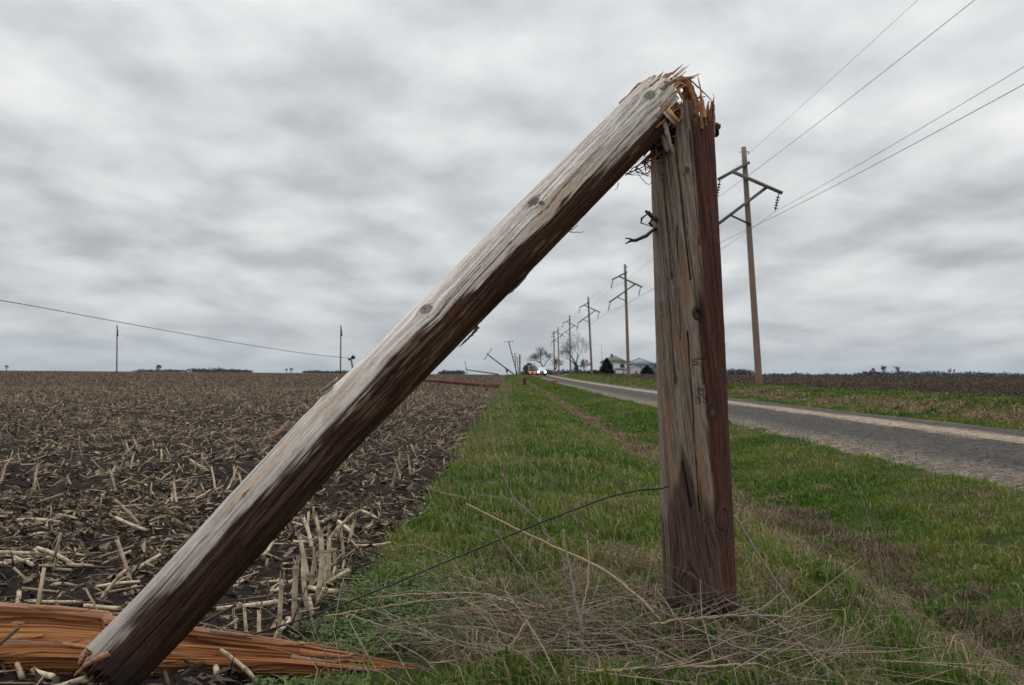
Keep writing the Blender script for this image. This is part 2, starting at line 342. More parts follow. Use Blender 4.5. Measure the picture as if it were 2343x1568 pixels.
# ------------------------------------------------------------------ grass
def in_view(x, y, m=1.6): return np.abs(x) < 0.72 * y + m
def grass_zone(n, x0, x1, y0, y1, seed):
    r = np.random.default_rng(seed); y = y0 * (y1 / y0) ** r.random(n) if y1 / y0 > 1.6 else y0 + (y1 - y0) * r.random(n)
    return x0 + (x1 - x0) * r.random(n), y
def blades(x, y, seed, hscale=1.0, wscale=1.0, straw_bias=0.0):
    r = np.random.default_rng(seed)
    k = in_view(x, y) & (x > fedge(y) + 0.02 + 0.06 * r.standard_normal(len(x)))
    edge_l = 5.18 + 0.28 * (fbm(y * 0.8, y * 0, 51, 4) - 0.5) * 2
    k &= (x < edge_l + 0.1 * r.standard_normal(len(x))) | (x > 11.0)
    k &= ~((x < -0.22) & (y > 3.36) & (y < 3.84) & (r.random(len(x)) < np.where(y > 3.6, 1.0, 0.85)))
    k &= ~(((x - 0.87) ** 2 + (y - 4.55) ** 2) < 0.17 ** 2)
    clump = fbm(x * 2.6, y * 2.6, 61, 3); big = fbm(x * 0.7, y * 0.5, 62, 3)
    bare = sstep(0.46, 0.30, clump) * 0.6 + 0.35 * sstep(0.42, 0.25, fbm(x * 8, y * 8, 65, 2)) + 0.9 * np.exp(-((x - 4.3) / 0.5) ** 2) * sstep(0.48, 0.62, fbm(x * 1.5, y * 1.0, 68, 3)) * sstep(12, 8, y)
    k &= r.random(len(x)) > bare
    x, y, clump, big = x[k], y[k], clump[k], big[k]; n = len(x)
    ditch = np.exp(-((x - 2.55) / 0.42) ** 2) * sstep(0.30, 0.55, fbm(x * 1.5, y * 0.35, 33, 3))
    bank = np.exp(-((x - 12.7) / 0.8) ** 2) * sstep(0.35, 0.6, fbm(x * 0.8, y * 0.3, 34, 3))
    path = 0.5 * np.exp(-((x - 2.5) / 0.3) ** 2) * sstep(8, 16, y)
    nearpole = np.exp(-(((x - 0.6) / 0.9) ** 2 + ((y - 4.6) / 1.0) ** 2)) * 0.30
    ps = np.clip(0.05 + 0.05 * sstep(2.4, 1.6, x) + 0.10 * sstep(0.5, 0.7, fbm(x * 1.6, y * 0.9, 63, 3)) + straw_bias + 0.65 * ditch + 0.5 * bank + path + 0.7 * nearpole + 0.22 * sstep(0.55, 0.75, big), 0, 0.93)
    straw = r.random(n) < ps
    h = hscale * (0.04 + 0.072 * r.random(n) ** 1.8) * (0.55 + 0.9 * clump) * np.where(straw, 1.25, 1.0)
    h *= 0.45 + 1.2 * fbm(x * 6, y * 6, 64, 2) ** 1.3
    h *= np.where((x > 2.9) & (x < 5.3), 0.72, 1.0)
    h *= 1 + 0.9 * np.exp(-((x - 2.0) / 0.35) ** 2) * (y < 12)
    w = wscale * (0.0022 + 0.0022 * r.random(n)) * np.where(straw, 0.8, 1.15)
    az = r.random(n) * 2 * math.pi; lean = 0.25 + 0.9 * r.random(n) + np.where(straw, 0.3, 0)
    # wind has laid much of the dead grass to the left
    dx = np.cos(az) * 0.8 - 0.45; dy = np.sin(az); nn = np.sqrt(dx * dx + dy * dy) + 1e-6; dx /= nn; dy /= nn
    b = np.stack([x, y, H(x, y) - 0.01], -1); d = np.stack([dx, dy, 0 * dx], -1); s = np.stack([-dy, dx, 0 * dx], -1)
    tw = r.random(n) * 2 * math.pi; s = np.stack([np.cos(tw), np.sin(tw), 0 * tw], -1)
    m1 = b + d * (h * 0.28 * lean)[:, None]; m1[:, 2] += h * 0.62
    tip = b + d * (h * 0.85 * lean)[:, None]; tip[:, 2] += h * np.clip(1.05 - 0.35 * lean, 0.3, 1)
    W_ = w[:, None]
    V = np.stack([b - s * W_, b + s * W_, m1 + s * W_ * 0.85, m1 - s * W_ * 0.85, tip], 1).reshape(-1, 3)
    base = np.arange(n)[:, None] * 5
    q = base + np.array([[0, 1, 2, 3]]); tr = base + np.array([[3, 2, 4]])
    f = r.random(n); gcol = lerp((0.028, 0.080, 0.005), (0.115, 0.205, 0.014), f)
    gcol = lerp(gcol, np.broadcast_to((0.19, 0.225, 0.028), gcol.shape), 0.65 * sstep(0.45, 0.68, big))
    scol = lerp((0.15, 0.105, 0.055), (0.40, 0.31, 0.18), r.random(n) ** 1.5)
    scol = lerp(scol, np.broadcast_to((0.13, 0.075, 0.04), scol.shape), 0.75 * (r.random(n) < 0.55 * ditch))
    c = np.where(straw[:, None], scol, gcol)
    return V, q, tr, np.repeat(c, 5, 0)
mb = MB()
def zone(*a, **k):
    V, q, tr, c = blades(*a, **k); mb.add(V, q, tr, c)
x, y = grass_zone(90000, -0.8, 5.5, 3.2, 6.0, 1); zone(x, y, 101)
x, y = grass_zone(90000, -0.8, 5.5, 6.0, 11.0, 2); zone(x, y, 102, 1.05, 1.3)
x, y = grass_zone(80000, -0.8, 5.5, 11.0, 24.0, 3); zone(x, y, 103, 1.1, 2.0)
x, y = grass_zone(70000, -0.8, 5.5, 24.0, 70.0, 4); zone(x, y, 104, 1.2, 4.0)
def tussocks(n, x0, x1, y0, y1, seed, per, ln, dark):
    r = np.random.default_rng(seed); cx_ = x0 + (x1 - x0) * r.random(n); cy_ = y0 * (y1 / y0) ** r.random(n); k = in_view(cx_, cy_); cx_, cy_ = cx_[k], cy_[k]; n = len(cx_)
    if n == 0: return
    cx_ = np.repeat(cx_, per); cy_ = np.repeat(cy_, per); tone = np.repeat(r.random(n), per); comb = np.repeat(r.random(n) * 6.28, per); N_ = n * per
    a = comb + 1.3 * r.standard_normal(N_); rr_ = 0.07 * np.sqrt(r.random(N_)); L_ = ln * (0.5 + 0.8 * r.random(N_)); w = 0.0016 + 0.0016 * r.random(N_); w *= np.maximum(1, cy_ / 7)
    x = cx_ + rr_ * np.cos(a); y = cy_ + rr_ * np.sin(a); b = np.stack([x, y, H(x, y) - 0.01], -1); d = np.stack([np.cos(a), np.sin(a), 0 * a], -1); tw = r.random(N_) * 6.28; s = np.stack([np.cos(tw), np.sin(tw), 0 * tw], -1) * w[:, None]
    hh = 0.35 + 0.4 * r.random(N_); p1 = b + d * (L_ * 0.25)[:, None] + np.array([0, 0, 1]) * (L_ * hh)[:, None]; p2 = b + d * (L_ * 0.62)[:, None] + np.array([0, 0, 1]) * (L_ * hh * 0.85)[:, None]; p3 = b + d * (L_ * 0.95)[:, None] + np.array([0, 0, 1]) * (L_ * hh * 0.25)[:, None]
    p3[:, 2] = np.maximum(p3[:, 2], H(p3[:, 0], p3[:, 1]) + 0.005); V = np.stack([b - s, b + s, p1 + s, p1 - s, p2 + s * .7, p2 - s * .7, p3], 1).reshape(-1, 3); bb = np.arange(N_)[:, None] * 7
    c = lerp((0.085, 0.050, 0.030), (0.36, 0.27, 0.155), np.clip(tone * (1 - dark) + 0.35 * r.random(N_) ** 1.5, 0, 1))
    mb.add(V, np.concatenate([bb + np.array([[0, 1, 2, 3]]), bb + np.array([[3, 2, 4, 5]])]), bb + np.array([[5, 4, 6]]), np.repeat(c, 7, 0))
tussocks(140, 2.15, 3.2, 3.8, 11, 601, 70, 0.15, 0.85); tussocks(75, 1.9, 2.4, 3.6, 10, 602, 45, 0.20, 0.2); tussocks(110, -0.4, 5.0, 3.5, 12, 603, 30, 0.11, 0.4); tussocks(150, 2.2, 2.8, 10, 60, 604, 36, 0.16, 0.3); tussocks(130, 12.2, 13.4, 20, 60, 605, 34, 0.28, 0.25); tussocks(70, 2.7, 4.3, 3.6, 6.0, 607, 60, 0.16, 0.6); tussocks(45, -0.2, 1.6, 3.6, 6.0, 606, 36, 0.15, 0.3)
x, y = grass_zone(40000, -0.8, 5.5, 70.0, 240.0, 5); zone(x, y, 105, 1.5, 11.0)
x, y = grass_zone(90000, 11.0, 14.8, 18.0, 60.0, 6); zone(x, y, 106, 1.5, 4.0, straw_bias=0.05)
x, y = grass_zone(30000, 11.0, 14.8, 60.0, 250.0, 7); zone(x, y, 107, 1.8, 10.0)
gr = mb.build('verge_grass', M_GRASS)
tag(gr, 'short green spring grass mixed with dead straw along both road verges', 'grass', None, 'stuff')

# low leafy weeds carpeting the field edge
mb = MB(); r = np.random.default_rng(77)
n = 30000; x = -0.95 + 1.25 * r.random(n); y = 3.3 + 3.2 * r.random(n) ** 1.3
den = np.exp(-((x + 0.5) / 0.38) ** 2) * sstep(0.34, 0.56, fbm(x * 3, y * 3, 71, 3)) * sstep(6.4, 4.8, y) * ~((x < -0.22) & (y < 3.84) & (y > 3.5))
k = r.random(n) < den; x, y = x[k], y[k]; n = len(x)
z = H(x, y) + 0.005 + 0.06 * r.random(n) * (0.4 + fbm(x * 4, y * 4, 72, 2))
c = np.stack([x, y, z], -1); az = r.random(n) * 6.28; ln = 0.006 + 0.010 * r.random(n); ti = (r.random(n) - 0.3) * 0.9
d = np.stack([np.cos(az) * np.cos(ti), np.sin(az) * np.cos(ti), np.sin(ti)], -1); s = np.stack([-np.sin(az), np.cos(az), 0 * az], -1)
V = np.stack([c - d * ln[:, None], c + s * (ln * .55)[:, None], c + d * ln[:, None], c - s * (ln * .55)[:, None]], 1).reshape(-1, 3)
mb.add(V, np.arange(n)[:, None] * 4 + np.array([[0, 1, 2, 3]]), None, np.repeat(lerp((0.030, 0.085, 0.008), (0.10, 0.20, 0.022), r.random(n)), 4, 0))
o = mb.build('leafy_weeds', M_GRASS); tag(o, 'low dark green leafy weeds carpeting the field edge', 'weeds', None, 'stuff')

# ------------------------------------------------------------------ corn residue
STR_D, STR_L = np.array((0.055, 0.036, 0.024)), np.array((0.52, 0.385, 0.25))
def residue(n, y0, y1, xs, seed, ls, rs, sides, up):
    n = int(n * (1.7 if y0 < 5 else 1.42)); r = np.random.default_rng(seed); y = np.sqrt(y0 ** 2 + (y1 ** 2 - y0 ** 2) * r.random(n))
    n_ = n; xw = 0.72 * y + 1.8
    x = (fedge(y) - 0.02) - (xw + fedge(y)) * r.random(n) if xs == 'L' else 14.6 + (np.maximum(xw - 14.6, 0.01)) * r.random(n)
    br = 1.25 if (xs == 'L' and rs > 0.006) else 2.2
    dens = 0.22 + 1.0 * sstep(0.40, 0.60, fbm(x * 1.1, y * 1.1, 81, 3)); k = r.random(n) < dens; x, y = x[k], y[k]; n = len(x)
    # pieces gather along the old rows
    row = np.round((x + 1.1) / 0.76) * 0.76 - 1.1; x = np.where(r.random(n) < 0.62, row + 0.15 * r.standard_normal(n), x)
    x = np.minimum(x, fedge(y) + 0.08) if xs == 'L' else x
    ln = ls * (0.3 + 1.0 * r.random(n) ** 2); az = r.random(n) * 6.283
    el = np.where(r.random(n) < up, 0.4 + 0.9 * r.random(n), 0.30 * r.standard_normal(n) * 0.7)
    d = np.stack([np.cos(az) * np.cos(el), np.sin(az) * np.cos(el), np.abs(np.sin(el))], -1)
    p0 = np.stack([x, y, H(x, y) + 0.004 + rs * 0.8], -1); p1 = p0 + d * ln[:, None]
    g1 = H(p1[:, 0], p1[:, 1]) + rs * 0.5; p1[:, 2] = np.maximum(p1[:, 2], g1)
    rad = rs * (0.35 + 0.75 * r.random(n))
    f = r.random(n) ** br; f *= np.clip(0.45 + 1.3 * fbm(x * 2.5, y * 2.5, 83, 2), 0, 1)
    c = STR_D * (1 - f[:, None]) + STR_L * f[:, None]
    c *= (0.9 + 0.2 * r.random((n, 1))) * (np.interp(y0, [3, 22, 60], [1.0, 0.95, 0.72]) if xs == 'L' else 0.38)
    return sticks(p0, p1, rad, rad * (0.6 + 0.4 * r.random(n)), sides, c)
def leaves(n, y0, y1, seed, ls, ws):
    """curled leaf strips, three crooked segments each"""
    n = int(n * (1.7 if y0 < 5 else 1.42)); r = np.random.default_rng(seed); y = np.sqrt(y0 ** 2 + (y1 ** 2 - y0 ** 2) * r.random(n)); xw = 0.72 * y + 1.8
    x = (fedge(y) + 0.03) - (xw + fedge(y)) * r.random(n)
    k = r.random(n) < 0.3 + 0.9 * sstep(0.35, 0.62, fbm(x * 1.3, y * 1.3, 82, 3)); x, y = x[k], y[k]; n = len(x)
    az = r.random(n) * 6.283; p = np.stack([x, y, H(x, y) + 0.006], -1); pts = [p]
    for j in range(3):
        az = az + 0.7 * r.standard_normal(n); st = ls * (0.12 + 0.3 * r.random(n))
        q = pts[-1] + np.stack([np.cos(az) * st, np.sin(az) * st, 0.35 * st * r.standard_normal(n)], -1)
        q[:, 2] = np.maximum(q[:, 2], H(q[:, 0], q[:, 1]) + 0.004 + 0.02 * r.random(n)); pts.append(q)
    V = []
    for j, q in enumerate(pts):
        wv = ws * (0.4 + r.random(n)) * (1.0, 1.1, 0.8, 0.2)[j]; tw = r.random(n) * 6.283
        s = np.stack([np.cos(tw), np.sin(tw), 0.6 * r.standard_normal(n)], -1) * wv[:, None]; V += [q - s, q + s]
    V = np.stack(V, 1).reshape(-1, 3); b = np.arange(n)[:, None] * 8
    Q = np.concatenate([b + np.array([[2 * j, 2 * j + 1, 2 * j + 3, 2 * j + 2]]) for j in range(3)])
    f = r.random(n) ** 2.3
    c = np.array((0.045, 0.030, 0.020)) * (1 - f[:, None]) + np.array((0.42, 0.31, 0.20)) * f[:, None]
    return V, Q, np.repeat(c, 8, 0)
mb = MB(); capsn = []
def put(res, sides):
    V, Q, caps, c = res; base = mb.n; mb.add(V, Q, None, c)
    if sides == 3: mb.Ft.append(caps + base)
    elif sides == 4: mb.Fq.append(caps + base)
put(residue(1150, 3.2, 9, 'L', 201, 0.19, 0.009, 4, 0.22), 4)
put(residue(6500, 3.2, 9, 'L', 202, 0.08, 0.003, 3, 0.2), 3)
put(residue(6800, 9, 22, 'L', 203, 0.20, 0.0095, 3, 0.28), 3)
put(residue(24000, 22, 60, 'L', 204, 0.26, 0.014, 3, 0.33), 3)
put(residue(24000, 60, 200, 'L', 205, 0.40, 0.03, 3, 0.45), 3)
put(residue(26000, 26, 75, 'R', 206, 0.22, 0.013, 3, 0.25), 3)
put(residue(16000, 75, 230, 'R', 207, 0.40, 0.03, 3, 0.4), 3)
for a in ((5600, 3.2, 9, 211, 0.15, 0.0095), (6500, 9, 22, 212, 0.2, 0.012), (10000, 22, 60, 213, 0.3, 0.015)):
    V, Q, c = leaves(*a); mb.add(V, Q, None, c)
o = mb.build('corn_residue', M_STRAW); tag(o, 'pale broken corn stalks, husks and leaves littering the harvested fields', 'corn residue', None, 'stuff')

# road crumbs
r = np.random.default_rng(91); n = 5200; y = 8 + 30 * r.random(n) ** 1.5; x = 5.1 + 3.6 * r.random(n) ** 1.2
k = in_view(x, y); x, y = x[k], y[k]; n = len(x); sz = 0.006 + 0.014 * r.random(n) ** 5
oct_ = np.array([[1, 0, 0], [0, 1, 0], [-1, 0, 0], [0, -1, 0], [0, 0, .8], [0, 0, -.5]], float)
V = np.stack([x, y, H(x, y, False) + 0.008], -1)[:, None] + oct_[None] * sz[:, None, None] * (0.6 + 0.8 * r.random((n, 6, 1)))
fc = np.array([[0, 1, 4], [1, 2, 4], [2, 3, 4], [3, 0, 4], [1, 0, 5], [2, 1, 5], [3, 2, 5], [0, 3, 5]])
mb = MB(); mb.add(V.reshape(-1, 3), None, (np.arange(n)[:, None, None] * 6 + fc[None]).reshape(-1, 3), np.repeat(lerp((0.04, 0.038, 0.036), (0.2, 0.17, 0.135), r.random(n)), 6, 0))
o = mb.build('road_gravel', M_STONE); tag(o, 'loose dark gravel crumbs scattered along the road edge', 'gravel', None, 'stuff')

# standing and lying corn stalks near the camera, one thing each -----------
def stalk(base, top, rad, seed, ragged=True, dark=0.0):
    r = np.random.default_rng(seed); base = np.asarray(base, float); top = np.asarray(top, float)
    ln = np.linalg.norm(top - base); k = 22; f = np.linspace(0, 1, k); bend = 0.03 * ln * r.standard_normal(3)
    pts = base[None] + (top - base)[None] * f[:, None] + np.sin(f * math.pi)[:, None] * bend[None]
    node0 = 0.035 + 0.05 * r.random(); sp_ = 0.085 + 0.04 * r.random(); ph = ((f * ln - node0) / sp_)
    nd = np.exp(-((ph - np.round(ph)) * sp_ / 0.007) ** 2) * (ph > -0.4)
    R = rad * (1.0 - 0.12 * f + 0.2 * nd + 0.05 * r.standard_normal(k))
    tone = 0.9 + 0.35 * r.random(); col = lerp((0.46, 0.36, 0.245), (0.68, 0.55, 0.39), vn(f * 9, f * 0 + seed, 3)) * tone
    col = lerp(col, np.broadcast_to((0.12, 0.085, 0.055), col.shape), np.clip(0.6 * nd + dark + 0.5 * sstep(0.25, 0.0, f), 0, 0.9))
    m = MB(); m.tube(pts, R, 9, col)
    if ragged:
        d = (top - base) / ln
        for j in range(5):
            a = r.random() * 6.28; s = np.array([math.cos(a), math.sin(a), 0]) * rad * 0.8
            p = top + s - d * 0.01; m.tube([p, p + d * (0.012 + 0.035 * r.random()) + s * 0.35 * r.random()], [rad * 0.32, rad * 0.06], 4, (0.40, 0.32, 0.22))
    return m
GS = 'cut corn stalks standing along the row nearest the verge'
CZ = lambda a, b: (a / 1.6736 / 1.748, (2100 + b / 1.6736) / 1.748)
LST = [((1740, 790), (1735, 575), 30, 0, 'short thick pale corn stub standing just left of the tallest stalk pair'),
       ((1660, 775), (1635, 555), 24, 0, 'thin leaning corn stub with a feathered tip beside the short thick pale stub'),
       ((1865, 790), (1885, 365), 32, 0, 'tall pale straight corn stalk standing clear in front of the row'),
       ((1985, 720), (1985, 250), 42, 0.1, 'thickest tall corn stalk with jointed grey middle, crossed by the black cable'),
       ((2065, 560), (2030, 225), 33, 0, 'corn stalk leaning left against the thickest tall stalk'),
       ((2120, 490), (2145, 60), 36, 0, 'tallest corn stalk with husk flaring at its top'),
       ((2085, 420), (2110, 215), 30, 0.45, 'dark weathered corn stalk between two pale ones'),
       ((2195, 390), (2205, 90), 31, 0.2, 'yellowish corn stalk with a dark joint half way down'),
       ((2165, 450), (2170, 250), 18, 0, 'thin pale corn stalk in front of the yellowish one'),
       ((2260, 330), (2240, 190), 24, 0.35, 'short dark corn stub right of the yellowish stalk'),
       ((2305, 270), (2285, 60), 22, 0.3, 'slender brown corn stalk at the right end of the row'),
       ((1580, 700), (1570, 610), 24, 0.2, 'stubby greyish corn butt leftmost of the standing row'),
       ((2140, 60), (2110, -60), 24, 0.0, 'pale corn stub behind the tallest stalk'),
       ((2330, 120), (2370, -30), 22, 0.0, 'pale leaning corn stub at the grass edge behind the row')]
for i, (b0, t0, w, dk, lb) in enumerate(LST):
    p = G(*CZ(*b0)); q = P(*CZ(*t0), p[1] + 0.02); rad = w / 1.6736 / 1.748 / F * p[1] / 2
    p[2] -= 0.02
    tag(stalk(p, q, rad, 300 + i, True, dk).build('corn_stalk', M_STRAW, None, True), lb, 'corn stalk', GS)
GS2 = 'broken corn stalks lying on the near soil'
lab2 = 'broken length of pale corn stalk lying on the dark near soil'
r = np.random.default_rng(333)
for i in range(64):
    y = 3.55 + 3.9 * r.random() ** 1.2; x = -0.85 - (0.5 * y - 0.75) * r.random(); az = r.random() * 6.28; ln = 0.12 + 0.2 * r.random(); rad = 0.008 + 0.005 * r.random()
    x2, y2 = x + math.cos(az) * ln, y + math.sin(az) * ln
    p = np.array([x, y, float(H(x, y)) + rad * 1.2]); q = np.array([x2, y2, float(H(x2, y2)) + rad * 1.4 + 0.05 * r.random()])
    tag(stalk(p, q, rad, 400 + i, r.random() < 0.5, 0.3 * r.random() ** 2).build('fallen_corn_stalk', M_STRAW, None, True), lab2, 'corn stalk', GS2)
GS3 = 'cut corn stubs standing in the rows farther back'
lab3 = 'short cut corn stub standing in a row of the left field'
for i in range(56):
    y = 4.6 + 9 * r.random(); k = int(r.random() * 6); x = -1.1 - 0.76 * k + 0.06 * r.standard_normal()
    if abs(x) > 0.52 * y: continue
    hh = 0.09 + 0.16 * r.random(); p = np.array([x, y, float(H(x, y)) - 0.02]); q = p + np.array([0.09 * r.standard_normal(), 0.07 * r.standard_normal(), hh])
    tag(stalk(p, q, 0.009 + 0.004 * r.random(), 500 + i, True, 0.25 * r.random()).build('corn_stub', M_STRAW, None, True), lab3, 'corn stub', GS3)

# ------------------------------------------------------------------ the snapped pole in front
POLE = thing('broken_utility_pole', 'snapped weathered wooden utility pole with its upper half folded over to the ground', 'utility pole', (0.866, 4.57, 0.0))
FW_D, FW_L = np.array((0.15, 0.055, 0.028)), np.array((0.52, 0.25, 0.115))
def seg_dist(u, v, a, b):
    a = np.asarray(a, float); b = np.asarray(b, float); d = b - a; t_ = np.clip(((u - a[0]) * d[0] + (v - a[1]) * d[1]) / (d @ d), 0, 1)
    return np.hypot(u - a[0] - t_ * d[0], v - a[1] - t_ * d[1])
def grid_faces(nt_, na_):
    i = (np.arange(nt_ - 1)[:, None] * na_); j = np.arange(na_)[None]; j2 = (j + 1) % na_
    return np.stack([i + j, i + j2, i + na_ + j2, i + na_ + j], -1).reshape(-1, 4)
YS = 4.57
Zv = lambda v: float(P(1570, v, 4.45)[2])
# standing stump
na, ntt = 380, 760
A = np.linspace(-math.pi, math.pi, na, endpoint=False)
hd = np.radians([-180, -140, -110, -90, -60, -35, -25, -16, -10, -2, 5, 12, 18, 30, 45, 55, 65, 74, 82, 95, 120, 150, 180])
hv = [262, 262, 300, 350, 362, 352, 335, 262, 240, 231, 238, 252, 268, 272, 262, 250, 262, 222, 228, 262, 255, 250, 262]
htop = np.interp(A, hd, [Zv(v) for v in hv])
jag = np.abs(vn(A * 34, A * 0, 5) - 0.5) * 2; jag2 = vn(A * 75, A * 0 + 2, 6)
htop = htop + 0.030 * (jag - 0.4) + 0.028 * (jag2 - 0.5)
ft = np.linspace(0, 1, ntt); z0 = -0.30
Tz = z0 + (htop - z0)[None] * ft[:, None]; Aa = np.repeat(A[None], ntt, 0)
cx_bot, cx_top = P(1603, 1400, YS), P(1564, 400, YS)
slope = (cx_top[0] - cx_bot[0]) / (cx_top[2] - cx_bot[2])
cxz = cx_bot[0] + slope * (Tz - cx_bot[2]); cyz = YS + 0 * Tz
Rz = np.interp(Tz, [-0.3, 0.05, 1.1, 2.0, 2.4], [0.172, 0.166, 0.158, 0.150, 0.148])
s = Rz * Aa; psi = s + 0.10 * Tz
dirx, diry = np.sin(Aa), -np.cos(Aa)
U0, V0 = proj(np.stack([cxz + Rz * dirx, cyz + Rz * diry, Tz], -1))
def knots_psi(psi, s, t_, front, U0, V0, kn):
    K = []
    for (ku, kv, kr, st) in kn:
        dd = np.where(front, np.hypot(U0 - ku, V0 - kv), 1e9); ix = np.unravel_index(np.argmin(dd), dd.shape)
        ds = s - s[ix]; dt = (t_ - t_[ix]) / st; rr = np.sqrt(ds * ds + dt * dt)
        psi = psi - ds * kr ** 2 * 1.6 / np.maximum(rr ** 2, kr ** 2 * 0.6)
        K.append((ds, dt, rr, kr))
    return psi, K
front = np.cos(Aa) > 0.02
psi, K = knots_psi(psi, s, Tz, front, U0, V0, [(1596, 720, 0.017, 1.3), (1631, 946, 0.020, 1.7), (1655, 1190, 0.03, 1.5), (1575, 1345, 0.035, 1.6), (1535, 1372, 0.012, 1.2), (1545, 870, 0.009, 2.0), (1572, 390, 0.010, 1.3)])
g1 = fbm(psi * 150, Tz * 5, 11, 4); g2 = fbm(psi * 42, Tz * 1.6, 12, 3); g3 = fbm(psi * 300, Tz * 26, 13, 3)
gg = np.clip(0.55 * g1 + 0.22 * g2 + 0.33 * g3, 0, 1); gc = sstep(0.32, 0.76, gg)
C = lerp((0.115, 0.082, 0.062), (0.305, 0.238, 0.188), gc)
orange = sstep(0.60, 0.75, fbm(psi * 26, Tz * 3.2, 14, 3)); C = lerp(C, np.broadcast_to((0.27, 0.145, 0.07), C.shape), orange * 0.6)
# dark red creosote side
bl = np.interp(Tz, [0, 0.3, 0.9, 1.6, 2.1, 2.5], np.radians([24, 16, 9, 8, 9, 4]))
rm = sstep(-0.06, 0.10, Aa - bl - 0.35 * (g2 - 0.5) - 0.16 * (fbm(psi * 60, Tz * 2, 15, 3) - .5)) * (Aa < 2.9)
rm = np.maximum(rm, (Aa < -1.75) * 1.0)
C = lerp(C, lerp((0.026, 0.009, 0.006), (0.105, 0.037, 0.023), gc), rm)
# damp stain climbing from the soil
zst = Zv(1085) + 0.34 * (fbm(psi * 24, Tz * 0.5, 16, 3) - 0.45) - 0.20 * sstep(0.0, -0.9, np.abs(Aa + 0.4) * -1.0)
st = sstep(0.05, -0.06, Tz - zst - 0.10 * (g1 - 0.5))
strk = sstep(0.52, 0.66, fbm(psi * 70, Tz * 1.3, 17, 3))
C = lerp(C, lerp((0.03, 0.015, 0.011), (0.105, 0.06, 0.043), gc), st * (0.95 - 0.45 * strk) * (1 - rm * 0.5))
C = lerp(C, np.broadcast_to((0.008, 0.007, 0.007), C.shape), sstep(0.10, 0.02, Tz - 0.16 * (fbm(psi * 14, Tz, 18, 2) - 0.35)) * 0.9)
disp = -0.0035 * (1 - gc) + 0.006 * (fbm(Aa * 2, Tz * 1.5, 19, 2) - 0.5)
def crack(psi, t_, p0, t0, t1, w, seed):
    c = p0 + 0.012 * (fbm(t_ * 1.6, t_ * 0, seed, 3) - 0.5) * 2
    ww = w * np.sqrt(np.clip((t_ - t0) * (t1 - t_) / (0.25 * (t1 - t0) ** 2), 0, 1))
    return np.clip(1.25 - np.abs(psi - c) / (ww + 1e-6), 0, 1) * (ww > 1e-4)
rr_ = np.random.default_rng(21); ck = np.zeros_like(psi)
for i in range(36):
    p0 = -0.42 + 0.9 * rr_.random(); t0 = -0.2 + 2.3 * rr_.random(); ln = 0.25 + 1.3 * rr_.random() ** 2
    ck = np.maximum(ck, crack(psi, Tz, p0, t0, t0 + ln, 0.0011 + 0.0016 * rr_.random() ** 2, 700 + i) * (0.55 + 0.45 * rr_.random()))
for (ua, va, ub, vb, w) in [(1515, 400, 1535, 640, .0032), (1550, 385, 1580, 640, .003), (1578, 300, 1600, 560, .003), (1527, 640, 1545, 900, .002), (1573, 760, 1600, 1170, .0025), (1600, 1100, 1625, 1300, .002), (1560, 1060, 1580, 1160, .006), (1548, 520, 1556, 780, .002)]:
    d = np.where(front, seg_dist(U0, V0, (ua, va), (ub, vb)) / F * YS, 9) + 0.004 * (fbm(Tz * 9, Tz * 0, int(ua), 2) - 0.5)
    ck = np.maximum(ck, np.clip(1.2 - np.abs(d) / w, 0, 1))
C = lerp(C, np.broadcast_to((0.014, 0.011, 0.010), C.shape), ck * 0.92); disp = disp - 0.014 * ck
for n_, (ds, dt, rr, kr) in enumerate(K):
    ring = 0.5 + 0.5 * np.sin(rr / kr * 7); inn = sstep(1.05, 0.9, rr / kr)
    C = lerp(C, lerp((0.04, 0.022, 0.015), (0.12, 0.072, 0.046), ring), inn * (0.85 if n_ not in (2, 3) else 0.25))
    C = lerp(C, np.broadcast_to((0.016, 0.011, 0.009), C.shape), np.exp(-((rr / kr - 1.05) / 0.14) ** 2) * (0.8 if n_ not in (2, 3) else 0.3))
    if n_ == 0: disp = disp - 0.014 * inn * (ds > -0.2 * kr); C = lerp(C, np.broadcast_to((0.02, 0.014, 0.01), C.shape), inn * sstep(0.55, 0.95, rr / kr))
    else: disp = disp + 0.004 * np.exp(-(rr / kr / 1.5) ** 2)
# branding marks burnt into the wood, read down the pole
BX = lambda a, b: ((2720 + a / 4.9) / 1.748, (1380 + b / 4.9) / 1.748)
marks = [[(255, 330), (290, 290), (340, 280), (430, 278), (500, 295)], [(280, 340), (340, 340), (340, 395)], [(265, 397), (385, 392)], [(290, 340), (285, 345)],
         [(430, 380), (420, 450), (470, 470)], [(415, 505), (470, 505), (480, 480)], [(410, 560), (455, 545), (470, 600), (425, 640), (405, 600), (412, 560)], [(420, 665), (470, 640)], [(440, 700), (490, 690)], [(430, 770), (455, 740), (478, 765), (455, 790), (430, 770)],
         [(360, 860), (460, 858), (462, 905)], [(375, 862), (370, 915)], [(368, 912), (450, 908)], [(375, 930), (372, 975), (455, 975), (452, 930)], [(412, 862), (410, 900)],
         [(430, 995), (470, 1022), (540, 1020)], [(465, 1025), (470, 1140)], [(480, 1068), (540, 1068), (545, 1120), (520, 1145), (475, 1145)], [(320, 1035), (380, 1040)], [(335, 1085), (395, 1085), (400, 1130), (345, 1155)]]
mk = np.zeros_like(psi)
for pl in marks:
    for a, b_ in zip(pl[:-1], pl[1:]):
        d = np.where(front, seg_dist(U0, V0, BX(*a), BX(*b_)), 99); mk = np.maximum(mk, np.clip(1.7 - d / 1.15, 0, 1))
C = lerp(C, np.broadcast_to((0.035, 0.022, 0.018), C.shape), mk * 0.62); disp = disp - 0.004 * mk
Rf = Rz + disp
V = np.stack([cxz + Rf * dirx, cyz + Rf * diry, Tz], -1)
